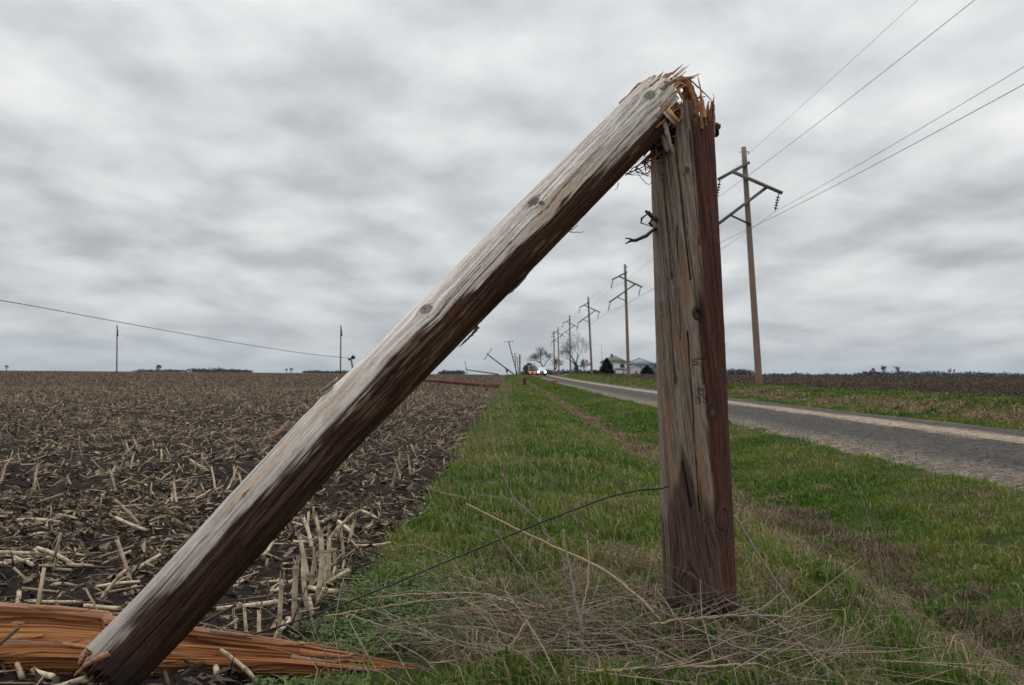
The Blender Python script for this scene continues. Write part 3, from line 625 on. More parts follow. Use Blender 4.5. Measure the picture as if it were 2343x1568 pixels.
# fracture surface inside the top
rings = 16; capV = []; capC = []; topc = V[-1]; cen = np.array([cxz[-1].mean(), YS])
for k in range(1, rings + 1):
    f = 1 - k / rings; spk = vn(A * 9 * (f + .25) + k, A * 0 + k * 1.7, 23) ** 2
    z = htop * f + (1 - f) * Zv(292) - 0.05 * math.sin(f * math.pi) + 0.085 * (spk - 0.35) * (k < rings)
    xy = cen[None] + (topc[:, :2] - cen[None]) * max(f, 0.01)
    capV.append(np.column_stack([xy, z])); capC.append(FW_D + (FW_L - FW_D) * vn(A * 25, A * 0 + k * 0.8, 24)[:, None] ** 1.3)
Va = np.vstack([V.reshape(-1, 3)] + capV); Ca = np.vstack([C.reshape(-1, 3)] + capC)
mesh_obj('stump', Va, grid_faces(ntt + rings, na), M_POLE, POLE, Ca, True)

# the folded-over upper length
ctl = [(1520, 222, 4.47), (1341, 400, 4.30), (1050, 695, 4.02), (745, 1000, 3.74), (380, 1400, 3.39), (225, 1560, 3.25)]
cp = np.array([P(*c) for c in ctl]); cum = np.concatenate([[0], np.cumsum(np.linalg.norm(np.diff(cp, axis=0), axis=1))]); LT = cum[-1]
na, ntt = 300, 1000; ft = np.linspace(0, 1, ntt)
A = np.linspace(-math.pi, math.pi, na, endpoint=False)
e_ax = (cp[-1] - cp[0]) / np.linalg.norm(cp[-1] - cp[0])
e_cam = CAM - cp[2]; e_cam -= e_ax * (e_cam @ e_ax); e_cam /= np.linalg.norm(e_cam)
e_up = np.cross(e_ax, e_cam);  e_up = e_up if e_up[2] > 0 else -e_up
# A = 0 faces the camera, +90 degrees is the upper edge
top_cut = 0.03 * (vn(A * 22, A * 0, 41) - 0.5) + 0.055 * (vn(A * 55, A * 0, 42) - 0.5) + np.interp(np.sin(A), [-1, -0.4, 0.1, 0.6, 1], [0.17, 0.05, 0.0, -0.01, 0.04])
bot_cut = LT - 0.02 * (vn(A * 20, A * 0, 43)) - 0.04 * vn(A * 45, A * 0, 44) - np.interp(np.sin(A), [-1, 0, 0.5, 1], [0.0, 0.0, 0.005, 0.015])
Tt = top_cut[None] + (bot_cut - top_cut)[None] * ft[:, None]; Aa = np.repeat(A[None], ntt, 0)
cpos = np.stack([np.interp(Tt, cum, cp[:, i]) for i in range(3)], -1)
for _ in range(1):
    ker = np.ones(61) / 61; pad = lambda q: np.concatenate([np.repeat(q[:1], 30, 0), q, np.repeat(q[-1:], 30, 0)], 0)
Rr = np.interp(Tt, [0, 0.3 * LT, 0.7 * LT, LT], [0.117, 0.118, 0.114, 0.106])
s = Rr * Aa; psi = s + 0.035 * Tt
rad = np.cos(Aa)[..., None] * e_cam + np.sin(Aa)[..., None] * e_up
U0, V0 = proj(cpos + rad * Rr[..., None]); front = np.cos(Aa) > 0.02
psi, K = knots_psi(psi, s, Tt, front, U0, V0, [(752, 897, 0.022, 1.1), (974, 708, 0.020, 1.05), (1221, 462, 0.018, 1.1), (1239, 467, 0.010, 1.0), (1487, 217, 0.018, 1.2), (560, 1130, 0.006, 1.2)])
g1 = fbm(psi * 170, Tt * 5, 111, 4); g2 = fbm(psi * 45, Tt * 1.6, 112, 3); g3 = fbm(psi * 320, Tt * 26, 113, 3)
gc = sstep(0.32, 0.76, np.clip(0.55 * g1 + 0.22 * g2 + 0.33 * g3, 0, 1))
C = lerp((0.33, 0.285, 0.25), (0.78, 0.715, 0.655), gc)
og = sstep(0.60, 0.72, fbm(psi * 22, Tt * 2.4, 114, 3)); C = lerp(C, np.broadcast_to((0.50, 0.34, 0.21), C.shape), og * 0.55)
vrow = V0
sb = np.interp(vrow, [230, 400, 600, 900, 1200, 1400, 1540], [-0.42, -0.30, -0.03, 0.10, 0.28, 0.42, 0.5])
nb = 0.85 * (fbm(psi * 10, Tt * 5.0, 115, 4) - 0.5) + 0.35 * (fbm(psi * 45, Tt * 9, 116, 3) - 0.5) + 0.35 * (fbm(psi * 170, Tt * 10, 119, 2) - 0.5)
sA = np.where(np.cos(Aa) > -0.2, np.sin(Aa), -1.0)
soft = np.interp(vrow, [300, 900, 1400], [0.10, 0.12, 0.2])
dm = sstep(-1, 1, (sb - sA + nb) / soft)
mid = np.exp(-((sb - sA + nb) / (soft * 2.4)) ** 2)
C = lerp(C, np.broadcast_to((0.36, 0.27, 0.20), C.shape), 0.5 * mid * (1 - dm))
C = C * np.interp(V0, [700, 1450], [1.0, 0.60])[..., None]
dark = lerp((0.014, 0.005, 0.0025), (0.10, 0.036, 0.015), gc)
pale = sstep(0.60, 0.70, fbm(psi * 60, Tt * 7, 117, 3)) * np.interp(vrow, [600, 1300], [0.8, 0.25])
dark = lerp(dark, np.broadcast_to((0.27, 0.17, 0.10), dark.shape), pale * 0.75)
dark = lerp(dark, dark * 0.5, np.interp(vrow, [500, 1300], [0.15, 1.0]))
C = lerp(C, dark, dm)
disp = -0.0028 * (1 - gc) + 0.007 * (fbm(Aa * 1.5, Tt * 1.2, 118, 2) - 0.5)
ck = np.zeros_like(psi); rr_ = np.random.default_rng(22)
for i in range(70):
    p0 = -0.26 + 0.56 * rr_.random(); t0 = -0.3 + (LT + 0.1) * rr_.random(); ln = 0.25 + 1.2 * rr_.random() ** 2
    ck = np.maximum(ck, crack(psi, Tt, p0, t0, t0 + ln, 0.0011 + 0.0018 * rr_.random() ** 2, 800 + i) * (0.5 + 0.5 * rr_.random()))
for p0, t0, t1, w in ((0.028, LT * .45, LT + .2, .0035), (-0.005, LT * .62, LT + .3, .003), (0.06, 0.2, LT * .8, .0022), (0.09, 0.6, LT + .2, .0025), (0.0, 0.1, LT * .45, .002)):
    ck = np.maximum(ck, crack(psi, Tt, p0, t0, t1, w, int(p0 * 1000) + 900))
C = lerp(C, np.broadcast_to((0.03, 0.022, 0.018), C.shape), ck * 0.9); disp = disp - 0.010 * ck
for n_, (ds, dt, rr, kr) in enumerate(K):
    ring = 0.5 + 0.5 * np.sin(rr / kr * 10 + 1); inn = sstep(1.05, 0.9, rr / kr)
    lt = (0.30, 0.24, 0.19) if n_ in (1, 4) else (0.22, 0.13, 0.08)
    C = lerp(C, lerp(np.array(lt) * 0.45, lt, ring), inn * 0.9)
    C = lerp(C, np.broadcast_to((0.03, 0.022, 0.018), C.shape), np.maximum(np.exp(-((rr / kr - 1.04) / 0.13) ** 2) * 0.85, np.exp(-((ds - .2 * kr) ** 2 + dt ** 2) / (kr * 0.22) ** 2) * 0.9))
    disp = disp + 0.007 * np.exp(-(rr / kr / 1.6) ** 2) - 0.003 * inn
rot = sstep(LT - 0.17, LT - 0.02, Tt + 0.06 * (g2 - 0.5)) * sstep(0.35, 0.0, np.sin(Aa))  # mask: near-black on the lower side towards the shaft's bottom end
C = lerp(C, np.broadcast_to((0.013, 0.010, 0.009), C.shape), rot * 0.85)
V = cpos + rad * (Rr + disp)[..., None]
ends = []; endc = []
for side in (0, 1):
    rows = []; rc = []
    for k in range(1, 11):
        f = 1 - k / 10; cenp = V[-side].mean(0); off = (0.10 * (vn(A * 14 * (f + .2) + k, A * 0 + k * 2.1, 45 + side) - 0.55)) * (1 if side else -1) * (k < 10)
        rows.append(cenp + (V[-side] - cenp) * max(f, 0.01) + off[:, None] * e_ax); rc.append((FW_D + (FW_L - FW_D) * vn(A * 22, A * 0 + k, 46)[:, None] ** 1.5) * (1.0 if side == 0 else 0.30))
    ends.append(rows); endc.append(rc)
Va = np.vstack(ends[0][::-1] + [V.reshape(-1, 3)] + ends[1]); Ca = np.vstack(endc[0][::-1] + [C.reshape(-1, 3)] + endc[1])
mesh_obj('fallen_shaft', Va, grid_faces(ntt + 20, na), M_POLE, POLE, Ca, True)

# splinters: each a flat tapering sliver of torn wood
Z1 = lambda a, b, Y: P((2400 + a / 1.96) / 1.748, (200 + b / 1.96) / 1.748, Y)
PXM = 4.5 / F / 1.748 / 1.96                     # metres per pixel of the close-up
def sliver(pts, w0, w1, th=0.35, tone=0.5, seed=0, grey=0.0, name='splinter', sub=26, par=None):
    r = np.random.default_rng(seed); k = np.array(pts, float); q = np.linspace(0, 1, len(k)); f = np.linspace(0, 1, sub)
    pp = np.stack([np.interp(f, q, k[:, i]) for i in range(3)], -1)
    for _ in range(4): pp[1:-1] = 0.25 * pp[:-2] + 0.5 * pp[1:-1] + 0.25 * pp[2:]
    pp[1:-1] += 0.0016 * r.standard_normal((sub - 2, 3)) * 0.6
    T = np.gradient(pp, axis=0); T /= np.linalg.norm(T, axis=1)[:, None]
    view = pp - CAM; view /= np.linalg.norm(view, axis=1)[:, None]
    B = np.cross(T, view); B /= np.linalg.norm(B, axis=1)[:, None] + 1e-9
    tw = 0.5 * r.standard_normal() * f; B = B * np.cos(tw)[:, None] + np.cross(T, B) * np.sin(tw)[:, None]; D = np.cross(T, B)
    w = (w0 + (w1 - w0) * f) * PXM * (1 + 0.16 * (vn(f * 9, f * 0 + seed, 2) - .5) * 2)
    w *= np.where(f > 0.86, np.sqrt(np.clip((1.0 - f) / 0.14, 0.02, 1)), 1)
    hw = w / 2; ht = np.maximum(w * th, 0.002) / 2
    prof = [(-1, -0.7), (-0.3, -1), (0.5, -0.8), (1, -0.2), (0.7, 0.8), (-0.6, 1)]
    V = np.stack([pp + B * (hw * a)[:, None] + D * (ht * b_)[:, None] for a, b_ in prof], 1)
    n = len(prof); i = np.arange(sub - 1)[:, None] * n; j = np.arange(n)[None]; j2 = (j + 1) % n
    Q = np.stack([i + j, i + j2, i + n + j2, i + n + j], -1).reshape(-1, 4)
    cc = np.zeros((sub, n, 3))
    for a in range(n):
        g = np.clip(tone + 0.5 * (vn(f * 3, f * 0 + a + seed, 5) - .5) + 0.3 * r.standard_normal(), 0, 1)[:, None]
        cc[:, a] = FW_D + (FW_L - FW_D) * g
    cc = cc * (1 - grey) + np.array((0.27, 0.22, 0.18)) * grey
    m = MB(); m.add(V.reshape(-1, 3), Q, None, cc.reshape(-1, 3))
    m.Fq.append(np.array([[0, 1, 2, 3], [(sub - 1) * n + 3, (sub - 1) * n + 2, (sub - 1) * n + 1, (sub - 1) * n]]))
    return m.build(name, M_FRESH, par or POLE)
SH = [  # (points in the close-up with depth), width at start, width at end, tone, greyness
 ([(300, 380, 4.5), (400, 275, 4.5), (500, 168, 4.52)], 34, 14, 0.25, 0.35), ([(370, 330, 4.46), (450, 250, 4.46), (532, 186, 4.47)], 40, 16, 0.35, 0.0),
 ([(440, 300, 4.5), (560, 225, 4.5), (668, 130, 4.5)], 18, 7, 0.45, 0.0), ([(520, 250, 4.52), (610, 195, 4.54), (703, 114, 4.56)], 14, 5, 0.4, 0.0), ([(560, 250, 4.5), (630, 205, 4.5), (682, 162, 4.5)], 14, 5, 0.3, 0.0),
 ([(400, 370, 4.44), (500, 300, 4.43), (590, 245, 4.45), (650, 230, 4.5), (700, 270, 4.55), (740, 380, 4.55)], 46, 52, 0.35, 0.0),
 ([(430, 345, 4.4), (540, 300, 4.38), (620, 270, 4.42), (670, 290, 4.46), (700, 400, 4.48)], 40, 44, 0.5, 0.0),
 ([(470, 320, 4.48), (580, 240, 4.5), (640, 215, 4.54), (690, 235, 4.58), (730, 330, 4.6), (775, 470, 4.6)], 30, 36, 0.2, 0.0),
 ([(670, 240, 4.46), (710, 330, 4.46), (745, 430, 4.46), (768, 540, 4.44)], 44, 30, 0.42, 0.0), ([(605, 290, 4.42), (625, 340, 4.41), (655, 400, 4.42)], 26, 18, 0.55, 0.0),
 ([(650, 330, 4.5), (690, 390, 4.48), (705, 460, 4.46)], 60, 30, 0.3, 0.0), ([(720, 280, 4.52), (735, 400, 4.5), (740, 500, 4.48)], 34, 26, 0.25, 0.0),
 ([(690, 222, 4.54), (790, 312, 4.56), (878, 398, 4.58)], 14, 8, 0.3, 0.1), ([(820, 530, 4.44), (800, 400, 4.46), (785, 300, 4.47), (758, 182, 4.48)], 34, 4, 0.4, 0.1), ([(650, 225, 4.54), (720, 210, 4.54), (793, 186, 4.55)], 16, 4, 0.3, 0.1), ([(670, 235, 4.5), (710, 225, 4.5), (748, 212, 4.5)], 18, 8, 0.35, 0.0),
 ([(890, 640, 4.52), (893, 500, 4.52), (890, 343, 4.52)], 30, 6, 0.25, 0.3), ([(855, 560, 4.46), (850, 470, 4.47), (846, 405, 4.47)], 22, 6, 0.35, 0.0), ([(865, 560, 4.5), (868, 480, 4.5), (872, 420, 4.5)], 20, 6, 0.3, 0.1), ([(830, 600, 4.45), (825, 520, 4.45), (812, 430, 4.46)], 26, 8, 0.5, 0.0), ([(800, 620, 4.43), (790, 520, 4.44), (778, 400, 4.46)], 30, 8, 0.35, 0.2),
 ([(745, 560, 4.43), (760, 480, 4.44), (770, 380, 4.47)], 30, 10, 0.2, 0.0), ([(740, 385, 4.54), (790, 372, 4.54), (832, 366, 4.54)], 12, 5, 0.05, 0.0),
 ([(545, 390, 4.36), (520, 430, 4.35), (490, 470, 4.36)], 24, 10, 0.2, 0.4), ([(480, 500, 4.36), (550, 430, 4.36), (615, 372, 4.4)], 16, 8, 0.25, 0.4), ([(560, 400, 4.42), (600, 430, 4.42), (610, 480, 4.41)], 50, 40, 0.1, 0.0),
 ([(640, 520, 4.40), (615, 560, 4.38), (560, 620, 4.38)], 16, 8, 0.15, 0.1), ([(590, 420, 4.44), (640, 470, 4.42), (640, 560, 4.41)], 40, 20, 0.2, 0.5),
 ([(500, 560, 4.35), (530, 670, 4.33), (568, 808, 4.33)], 42, 34, 0.5, 0.95), ([(470, 650, 4.42), (500, 720, 4.41), (525, 800, 4.41)], 40, 40, 0.3, 0.75),
]
for i, (pts, w0, w1, tn, gy_) in enumerate(SH): sliver([Z1(*p) for p in pts], w0, w1, 0.4, tn, 40 + i, gy_)
# torn fibres under the hinge
fr = np.random.default_rng(6)
for i in range(24):
    a = 170 + 190 * fr.random(); b_ = 985 - 0.75 * (a - 170) + 30 * fr.random(); e = 390 + 110 * fr.random(); eb = 770 + 240 * fr.random()
    mdl = ((a + e) / 2 + 25 * fr.standard_normal(), (b_ + eb) / 2 + 38 * fr.standard_normal() + 20); Y0 = 4.38 + 0.14 * fr.random()
    sliver([Z1(a, b_, Y0), Z1(mdl[0], mdl[1], Y0 - 0.03), Z1(e, eb, 4.45)], 5 + 9 * fr.random() ** 2, 4, 0.6, 0.15 + 0.25 * fr.random(), 90 + i, 0.0, 'torn_fibre', 14)
for i in range(16):
    a = 395 + 480 * fr.random(); zt = np.interp(a, [395, 520, 600, 700, 900], [800, 560, 420, 330, 420]); Y0 = 4.45 + 0.2 * fr.random()
    sliver([Z1(a, zt + 120, Y0), Z1(a + 10 * fr.standard_normal(), zt + 40, Y0), Z1(a + 22 * fr.standard_normal(), zt - 25 * fr.random(), Y0)], 20 + 14 * fr.random(), 3, 0.45, 0.2 + 0.4 * fr.random(), 130 + i, 0.1 * fr.random(), 'splinter', 14)
for i in range(26):
    j = int(na * fr.random()); p0 = V[8 + int(40 * fr.random()), j]; ext = 0.03 + 0.11 * fr.random() ** 1.5; up_ = float((p0 - cp[0]) @ e_up)
    if up_ < -0.07: continue
    p1 = V[0, j] - e_ax * ext * 0.5 + 0.006 * fr.standard_normal(3); p2 = V[0, j] - e_ax * ext + 0.014 * fr.standard_normal(3) + np.array([0.01, 0, -0.02 * fr.random()])
    sliver([p0, p1, p2], 16 + 22 * fr.random(), 4, 0.4, 0.15 + 0.5 * fr.random(), 230 + i, 0.6 * (fr.random() < 0.4), 'splinter', 14)
# torn heart filling the hinge gap, the inner shade put into its dark colour
mbh = MB()
for i in range(26):
    a = 430 + 170 * fr.random(); b_ = 560 + 260 * fr.random(); p0 = Z1(a, b_, 4.47 + 0.08 * fr.random()); p1 = Z1(a - 130 + 100 * fr.random(), b_ + 120 * fr.random(), 4.44 + 0.1 * fr.random())
    mbh.tube([p0, (p0 + p1) / 2 + 0.01 * fr.standard_normal(3), p1], [0.013, 0.016, 0.004], 6, FW_D * (0.5 + 0.7 * fr.random()), flat=0.5)
for (a, b_, c_, d_, rr2) in ((455, 470, 650, 540, .034), (470, 560, 600, 640, .036), (440, 620, 560, 720, .034), (520, 430, 680, 470, .026), (400, 690, 520, 790, .03)):
    mbh.tube([Z1(a, b_, 4.5), Z1((a + c_) / 2, (b_ + d_) / 2 + 12, 4.54), Z1(c_, d_, 4.55)], [rr2, rr2 * 1.15, rr2 * .8], 8, (0.06, 0.026, 0.016), flat=0.7)
mbh.build('torn_heartwood', M_FRESH, POLE)
# orange chip block wedged at the break
def prism(quad, Yf, depth, name, cf, cs, mat=M_FRESH):
    f_ = np.array([Z1(a, b_, Yf) for a, b_ in quad]); bk = f_ + np.array([0.012, depth, 0.006]); n = len(quad); m = MB()
    V = np.vstack([f_, bk]); m.add(V, [[i, (i + 1) % n, n + (i + 1) % n, n + i] for i in range(n)], None, np.vstack([np.tile(cf, (n, 1)), np.tile(cs, (n, 1))]))
    m.Fq += [np.array([[3, 2, 1, 0]]), np.array([[4, 5, 6, 7]])]; return m.build(name, mat, POLE)
prism([(512, 480), (540, 448), (608, 535), (588, 562)], 4.325, 0.06, 'wood_chip', (0.58, 0.29, 0.12), (0.42, 0.2, 0.09))
prism([(488, 488), (511, 481), (587, 563), (570, 582)], 4.328, 0.05, 'wood_chip', (0.52, 0.47, 0.40), (0.3, 0.22, 0.15))
# peeling slivers on the folded length
PZ = lambda u, v, Y: P(u, v, Y)
for i, (pts, w0, w1, tn, gy_) in enumerate([
    ([(665, 965, 3.70), (640, 988, 3.70), (612, 1004, 3.70)], 40, 10, 0.5, 0.9), ([(655, 975, 3.71), (632, 1000, 3.71), (616, 1018, 3.71)], 40, 14, 0.75, 0.0),
    ([(775, 868, 3.82), (755, 882, 3.82), (716, 908, 3.80)], 36, 10, 0.5, 1.0), ([(1215, 610, 4.12), (1190, 648, 4.10), (1164, 674, 4.09)], 34, 8, 0.2, 0.6), ([(1095, 748, 4.0), (1080, 766, 4.0), (1050, 795, 4.0)], 26, 10, 0.1, 0.3),
    ([(1296, 532, 4.2), (1315, 522, 4.2), (1322, 514, 4.2)], 8, 3, 0.2, 0.4), ([(1300, 530, 4.2), (1318, 532, 4.2), (1335, 531, 4.2)], 8, 3, 0.1, 0.4), ([(1345, 340, 4.3), (1338, 330, 4.3), (1333, 322, 4.3)], 6, 2, 0.3, 0.8),
    ([(250, 1495, 3.16), (200, 1520, 3.16), (168, 1548, 3.16)], 40, 16, 0.45, 0.1), ([(205, 1490, 3.2), (192, 1508, 3.2), (182, 1520, 3.2)], 50, 30, 0.15, 0.2), ([(425, 402, 4.25), (1416, 418, 4.25), (1412, 432, 4.25)][1:] + [(1405, 436, 4.25)], 6, 2, 0.1, 0.3)]):
    sliver([PZ(*p) for p in pts], w0, w1, 0.4, tn, 180 + i, gy_)
# bolt on the right of the break, bent strap and stub bracket on the left
mb = MB(); c0 = Z1(902, 600, 4.57); ex = np.array([1.0, 0, 0])
for x0, x1, rr in ((-0.03, 0.016, 0.009), (0.002, 0.013, 0.018), (0.012, 0.024, 0.012)): mb.tube([c0 + ex * x0, c0 + ex * x1], rr, 6, (0.012, 0.012, 0.014))
mb.box(c0 + np.array([0.008, 0, -0.02]), (0.012, 0.045, 0.05), 0, (0.014, 0.013, 0.013)); mb.build('bolt', M_DARK, POLE)
mb = MB(); mb.tube([P(1512, 521, 4.53), P(1492, 528, 4.52), P(1478, 540, 4.50), P(1456, 550, 4.48), P(1444, 551, 4.48), P(1431, 558, 4.47)], [0.013, 0.013, 0.015, 0.013, 0.010, 0.004], 7, (0.035, 0.028, 0.025), flat=0.6)
mb.tube([P(1452, 551, 4.48), P(1442, 547, 4.48), P(1431, 545, 4.47)], [0.008, 0.006, 0.004], 6, (0.05, 0.045, 0.045), flat=0.6); mb.build('broken_bracket', M_DARK, POLE)
mb = MB(); mb.tube([P(1512, 508, 4.53), P(1494, 498, 4.5), P(1484, 488, 4.49), P(1477, 483, 4.48)], [0.013, 0.013, 0.012, 0.007], 6, (0.10, 0.07, 0.055), flat=0.7); mb.build('splinter', M_FRESH, POLE)
mb = MB(); mb.tube([P(1487, 484, 4.47), P(1476, 494, 4.46), P(1468, 500, 4.46), P(1467, 511, 4.46), P(1478, 514, 4.47), P(1494, 520, 4.5), P(1512, 524, 4.53)], [0.006, 0.007, 0.008, 0.005, 0.003, 0.003, 0.003], 6, (0.02, 0.017, 0.016), flat=0.5); mb.build('bent_strap', M_DARK, POLE)
mb = MB(); mb.tube([P(1508, 500, 4.52), P(1492, 503, 4.49), P(1487, 512, 4.48), P(1492, 517, 4.49)], [0.008, 0.008, 0.01, 0.005], 6, (0.02, 0.016, 0.014)); mb.build('nail', M_DARK, POLE)

# ------------------------------------------------------------------ split red timber at bottom left
nl, nq = 620, 150; fl = np.linspace(0, 1, nl)
uu = -330 + (1000 + 330) * fl
vt = np.interp(uu, [-330, 0, 130, 236, 240, 400, 660, 960, 985], [1345, 1386, 1393, 1405, 1416, 1436, 1470, 1526, 1531])
hh = np.interp(uu, [-330, 0, 400, 800, 1000], [0.245, 0.228, 0.158, 0.070, 0.028])
top = np.zeros((nl, 3)); 
for i in range(nl):
    lo, hi = 2.6, 4.4
    yy = np.linspace(lo, hi, 60); d = ray(uu[i], vt[i]); zz_ = CAM[2] + d[2] * yy / d[1]; tgt = hh[i] + 0.0
    top[i] = P(uu[i], vt[i], float(np.interp(-tgt, -zz_, yy)))
wid = np.interp(uu, [-330, 0, 400, 985], [0.17, 0.16, 0.14, 0.012])
q = np.linspace(0, 1, nq)
# section: from behind at the soil, up over the torn top edge, down the split face to the soil in front
sy = np.interp(q, [0, 0.12, 0.22, 0.30, 0.5, 0.8, 1.0], [1.1, 0.9, 0.5, 0.0, -0.3, -0.75, -0.6]); sz = np.interp(q, [0, 0.12, 0.22, 0.30, 0.5, 0.8, 1.0], [-0.2, 0.55, 0.95, 1.0, 0.66, 0.28, -0.1])
lmeter = np.concatenate([[0], np.cumsum(np.linalg.norm(np.diff(top, axis=0), axis=1))])
QQ, LL = np.meshgrid(q, lmeter); bend = QQ + 0.012 * (fbm(LL * 1.2, LL * 0, 141, 3) - .5)
rid = fbm(bend * 9, LL * 0.8, 142, 4) - 0.5; rid2 = fbm(bend * 55, LL * 2.5, 143, 3) - 0.5; step_ = np.floor(bend * 6 + 2.6 * fbm(LL * 0.8, bend * 3, 144, 4)) 
stp = (_hash(step_, step_ * 0, 9) - 0.5)
amp = np.interp(uu, [-330, 700, 985], [1.0, 0.8, 0.15])[:, None]
Yt = top[:, 1:2] + wid[:, None] * sy[None] + amp * (0.06 * rid + 0.014 * rid2 + 0.05 * stp) * -1
Zt = np.maximum(top[:, 2:3], 0.012) * sz[None] + amp * (0.03 * rid + 0.010 * rid2 + 0.02 * stp) * (QQ > 0.05)
Xt = top[:, 0:1] + 0 * QQ
gcx = sstep(0.30, 0.70, 0.6 * fbm(bend * 60, LL * 0.9, 145, 4) + 0.4 * fbm(bend * 220, LL * 3, 146, 2))
C = lerp((0.12, 0.042, 0.016), (0.45, 0.19, 0.068), gcx)
C = lerp(C, np.broadcast_to((0.24, 0.135, 0.085), C.shape), 0.8 * sstep(0.36, 0.29, QQ + 0.05 * (rid)))
frac_edge = np.abs(bend * 6 + 2.6 * fbm(LL * 0.8, bend * 3, 144, 4) - step_ - 0.5) > 0.46
C = lerp(C, np.broadcast_to((0.075, 0.026, 0.014), C.shape), 0.55 * frac_edge * sstep(0.3, 0.45, fbm(LL * 2, bend * 10, 147, 2)))
C = lerp(C, np.broadcast_to((0.30, 0.10, 0.05), C.shape), 0.5 * sstep(0.5, 0.7, fbm(LL * 0.9, bend * 8, 148, 3)))
ii = (np.arange(nl - 1)[:, None] * nq + np.arange(nq - 1)[None]).ravel()
tb = mesh_obj('split_timber', np.stack([Xt, Yt, Zt], -1).reshape(-1, 3), np.stack([ii, ii + 1, ii + nq + 1, ii + nq], -1), M_TIMBER, None, C.reshape(-1, 3), False)
tag(tb, 'freshly split orange red length of pole lying under the folded shaft', 'split timber')

mt_ = np.random.default_rng(44)
for i in range(34):
    j = int(20 + (nl - 60) * mt_.random()); k = int(nq * (0.26 + 0.62 * mt_.random() ** 1.3)); p0 = np.array([Xt[j, k], Yt[j, k], Zt[j, k]]); j2 = min(nl - 1, j + 20 + int(60 * mt_.random())); p1 = np.array([Xt[j2, k], Yt[j2, k] - 0.004, Zt[j2, k] + 0.004]); d_ = p1 - p0; d_ /= np.linalg.norm(d_) + 1e-9
    p2 = p1 + d_ * (0.02 + 0.09 * mt_.random()) + np.array([0, -0.015 * mt_.random(), 0.006 + 0.022 * mt_.random() ** 2]); sliver([p0, p1, p2], 16 + 30 * mt_.random(), 3, 0.4, 0.15 + 0.7 * mt_.random(), 300 + i, 0.5 * (mt_.random() < 0.3), 'splinter', 14, tb)
# black cable from the pole to the soil
cpx = [(1530, 1113, 4.44), (1512, 1119, 4.42), (1470, 1120, 4.40), (1400, 1134, 4.36), (1250, 1190, 4.26), (1050, 1273, 4.10), (900, 1336, 3.98), (720, 1408, 3.86), (620, 1440, 3.80), (560, 1458, 3.78)]
pts = np.array([P(*c) for c in cpx]); f = np.linspace(0, 1, len(pts)); ff = np.linspace(0, 1, 90)
pp = np.stack([np.interp(ff, f, pts[:, i]) for i in range(3)], -1)
for _ in range(6): pp[1:-1] = .25 * pp[:-2] + .5 * pp[1:-1] + .25 * pp[2:]
mb = MB(); mb.tube(pp, 0.0038, 8, (0.014, 0.013, 0.013)); o = mb.build('black_cable', M_DARK, None, True); tag(o, 'thin black cable running down from the snapped pole to the field edge', 'cable')

# ------------------------------------------------------------------ dead weeds and stems
W5 = lambda a, b: ((1300 + a / 1.562) / 1.748, (1900 + b / 1.562) / 1.748)
R6 = lambda a, b: ((2600 + a / 1.263) / 1.748, (1500 + b / 1.263) / 1.748)
Q7 = lambda a, b: ((1700 + a / 2.413) / 1.748, (1450 + b / 2.413) / 1.748)
GW = 'dead weed stems around the snapped pole'
def smooth_line(pts, k=24, seed=0, jit=0.0015):
    pts = np.asarray(pts, float); f = np.linspace(0, 1, len(pts)); ff = np.linspace(0, 1, k)
    p = np.stack([np.interp(ff, f, pts[:, i]) for i in range(3)], -1)
    for _ in range(2): p[1:-1] = .25 * p[:-2] + .5 * p[1:-1] + .25 * p[2:]
    p[1:-1] += jit * np.random.default_rng(seed).standard_normal((k - 2, 3)); return p
TW = {'tan': (0.42, 0.30, 0.20), 'grey': (0.25, 0.205, 0.185), 'brown': (0.20, 0.135, 0.105), 'dark': (0.07, 0.05, 0.042), 'straw': (0.42, 0.31, 0.17)}
def weed(zoom, paths, label, colr, seed, rise_to=None, lift=0.03):
    """paths: (points, r0, r1). The lowest picture point of the first path stands on the ground."""
    m = MB(); first = paths[0][0]; lowest = max(first, key=lambda p: p[1]); gp = G(*zoom(*lowest)); Y0 = min(gp[1], 5.2 if gp[1] < 6 else gp[1])
    for j, (pl, r0, r1) in enumerate(paths):
        pts = [P(*zoom(*p), Y0 + (0.004 * j)) for p in pl]
        # a real stem bends in depth as well: lean it slightly away with height
        pts = [P(*zoom(*p), Y0 + 0.14 * max(0.0, q[2] - gp[2])) for p, q in zip(pl, pts)]
        c = np.array(TW[colr]) * (0.85 + 0.3 * random.random()); m.tube(smooth_line(pts, 26, seed + j), np.linspace(r0, r1, 26) * 1.0, 6, c)
    return tag(m.build('dead_weed', M_TWIG, None, True), label, 'weed', GW)
def lying(zoom, pl, r0, r1, label, colr, seed, lift=0.03):
    lift = lift + 0.035; pts = [G(*zoom(*p), lift) for p in pl]; r0 *= 0.95; r1 *= 0.95; m = MB(); c = np.array(TW[colr]) * (0.85 + 0.3 * random.random())
    p = smooth_line(pts, 34, seed, 0.002); m.tube(p, np.linspace(r0, r1, 34), 6, c)
    r = np.random.default_rng(seed)
    for j in range(3):
        k = 6 + int(24 * r.random()); d = p[min(k + 2, 33)] - p[k]; d /= np.linalg.norm(d) + 1e-9; e = d + 0.6 * r.standard_normal(3); e[2] = abs(e[2]) * 0.5
        m.tube([p[k], p[k] + e * 0.06, p[k] + e * 0.13 + (0, 0, 0.01)], [r1 * 0.9, r1 * 0.7, r1 * 0.3], 5, c)
    return tag(m.build('fallen_weed', M_TWIG, None, True), label, 'weed', GW)
weed(W5, [([(880, 180), (1180, 330), (1480, 470), (1750, 590), (2000, 800), (2200, 1020)], 0.0045, 0.0075)], 'long thick tan weed stalk slanting down towards the foot of the snapped pole', 'tan', 1)
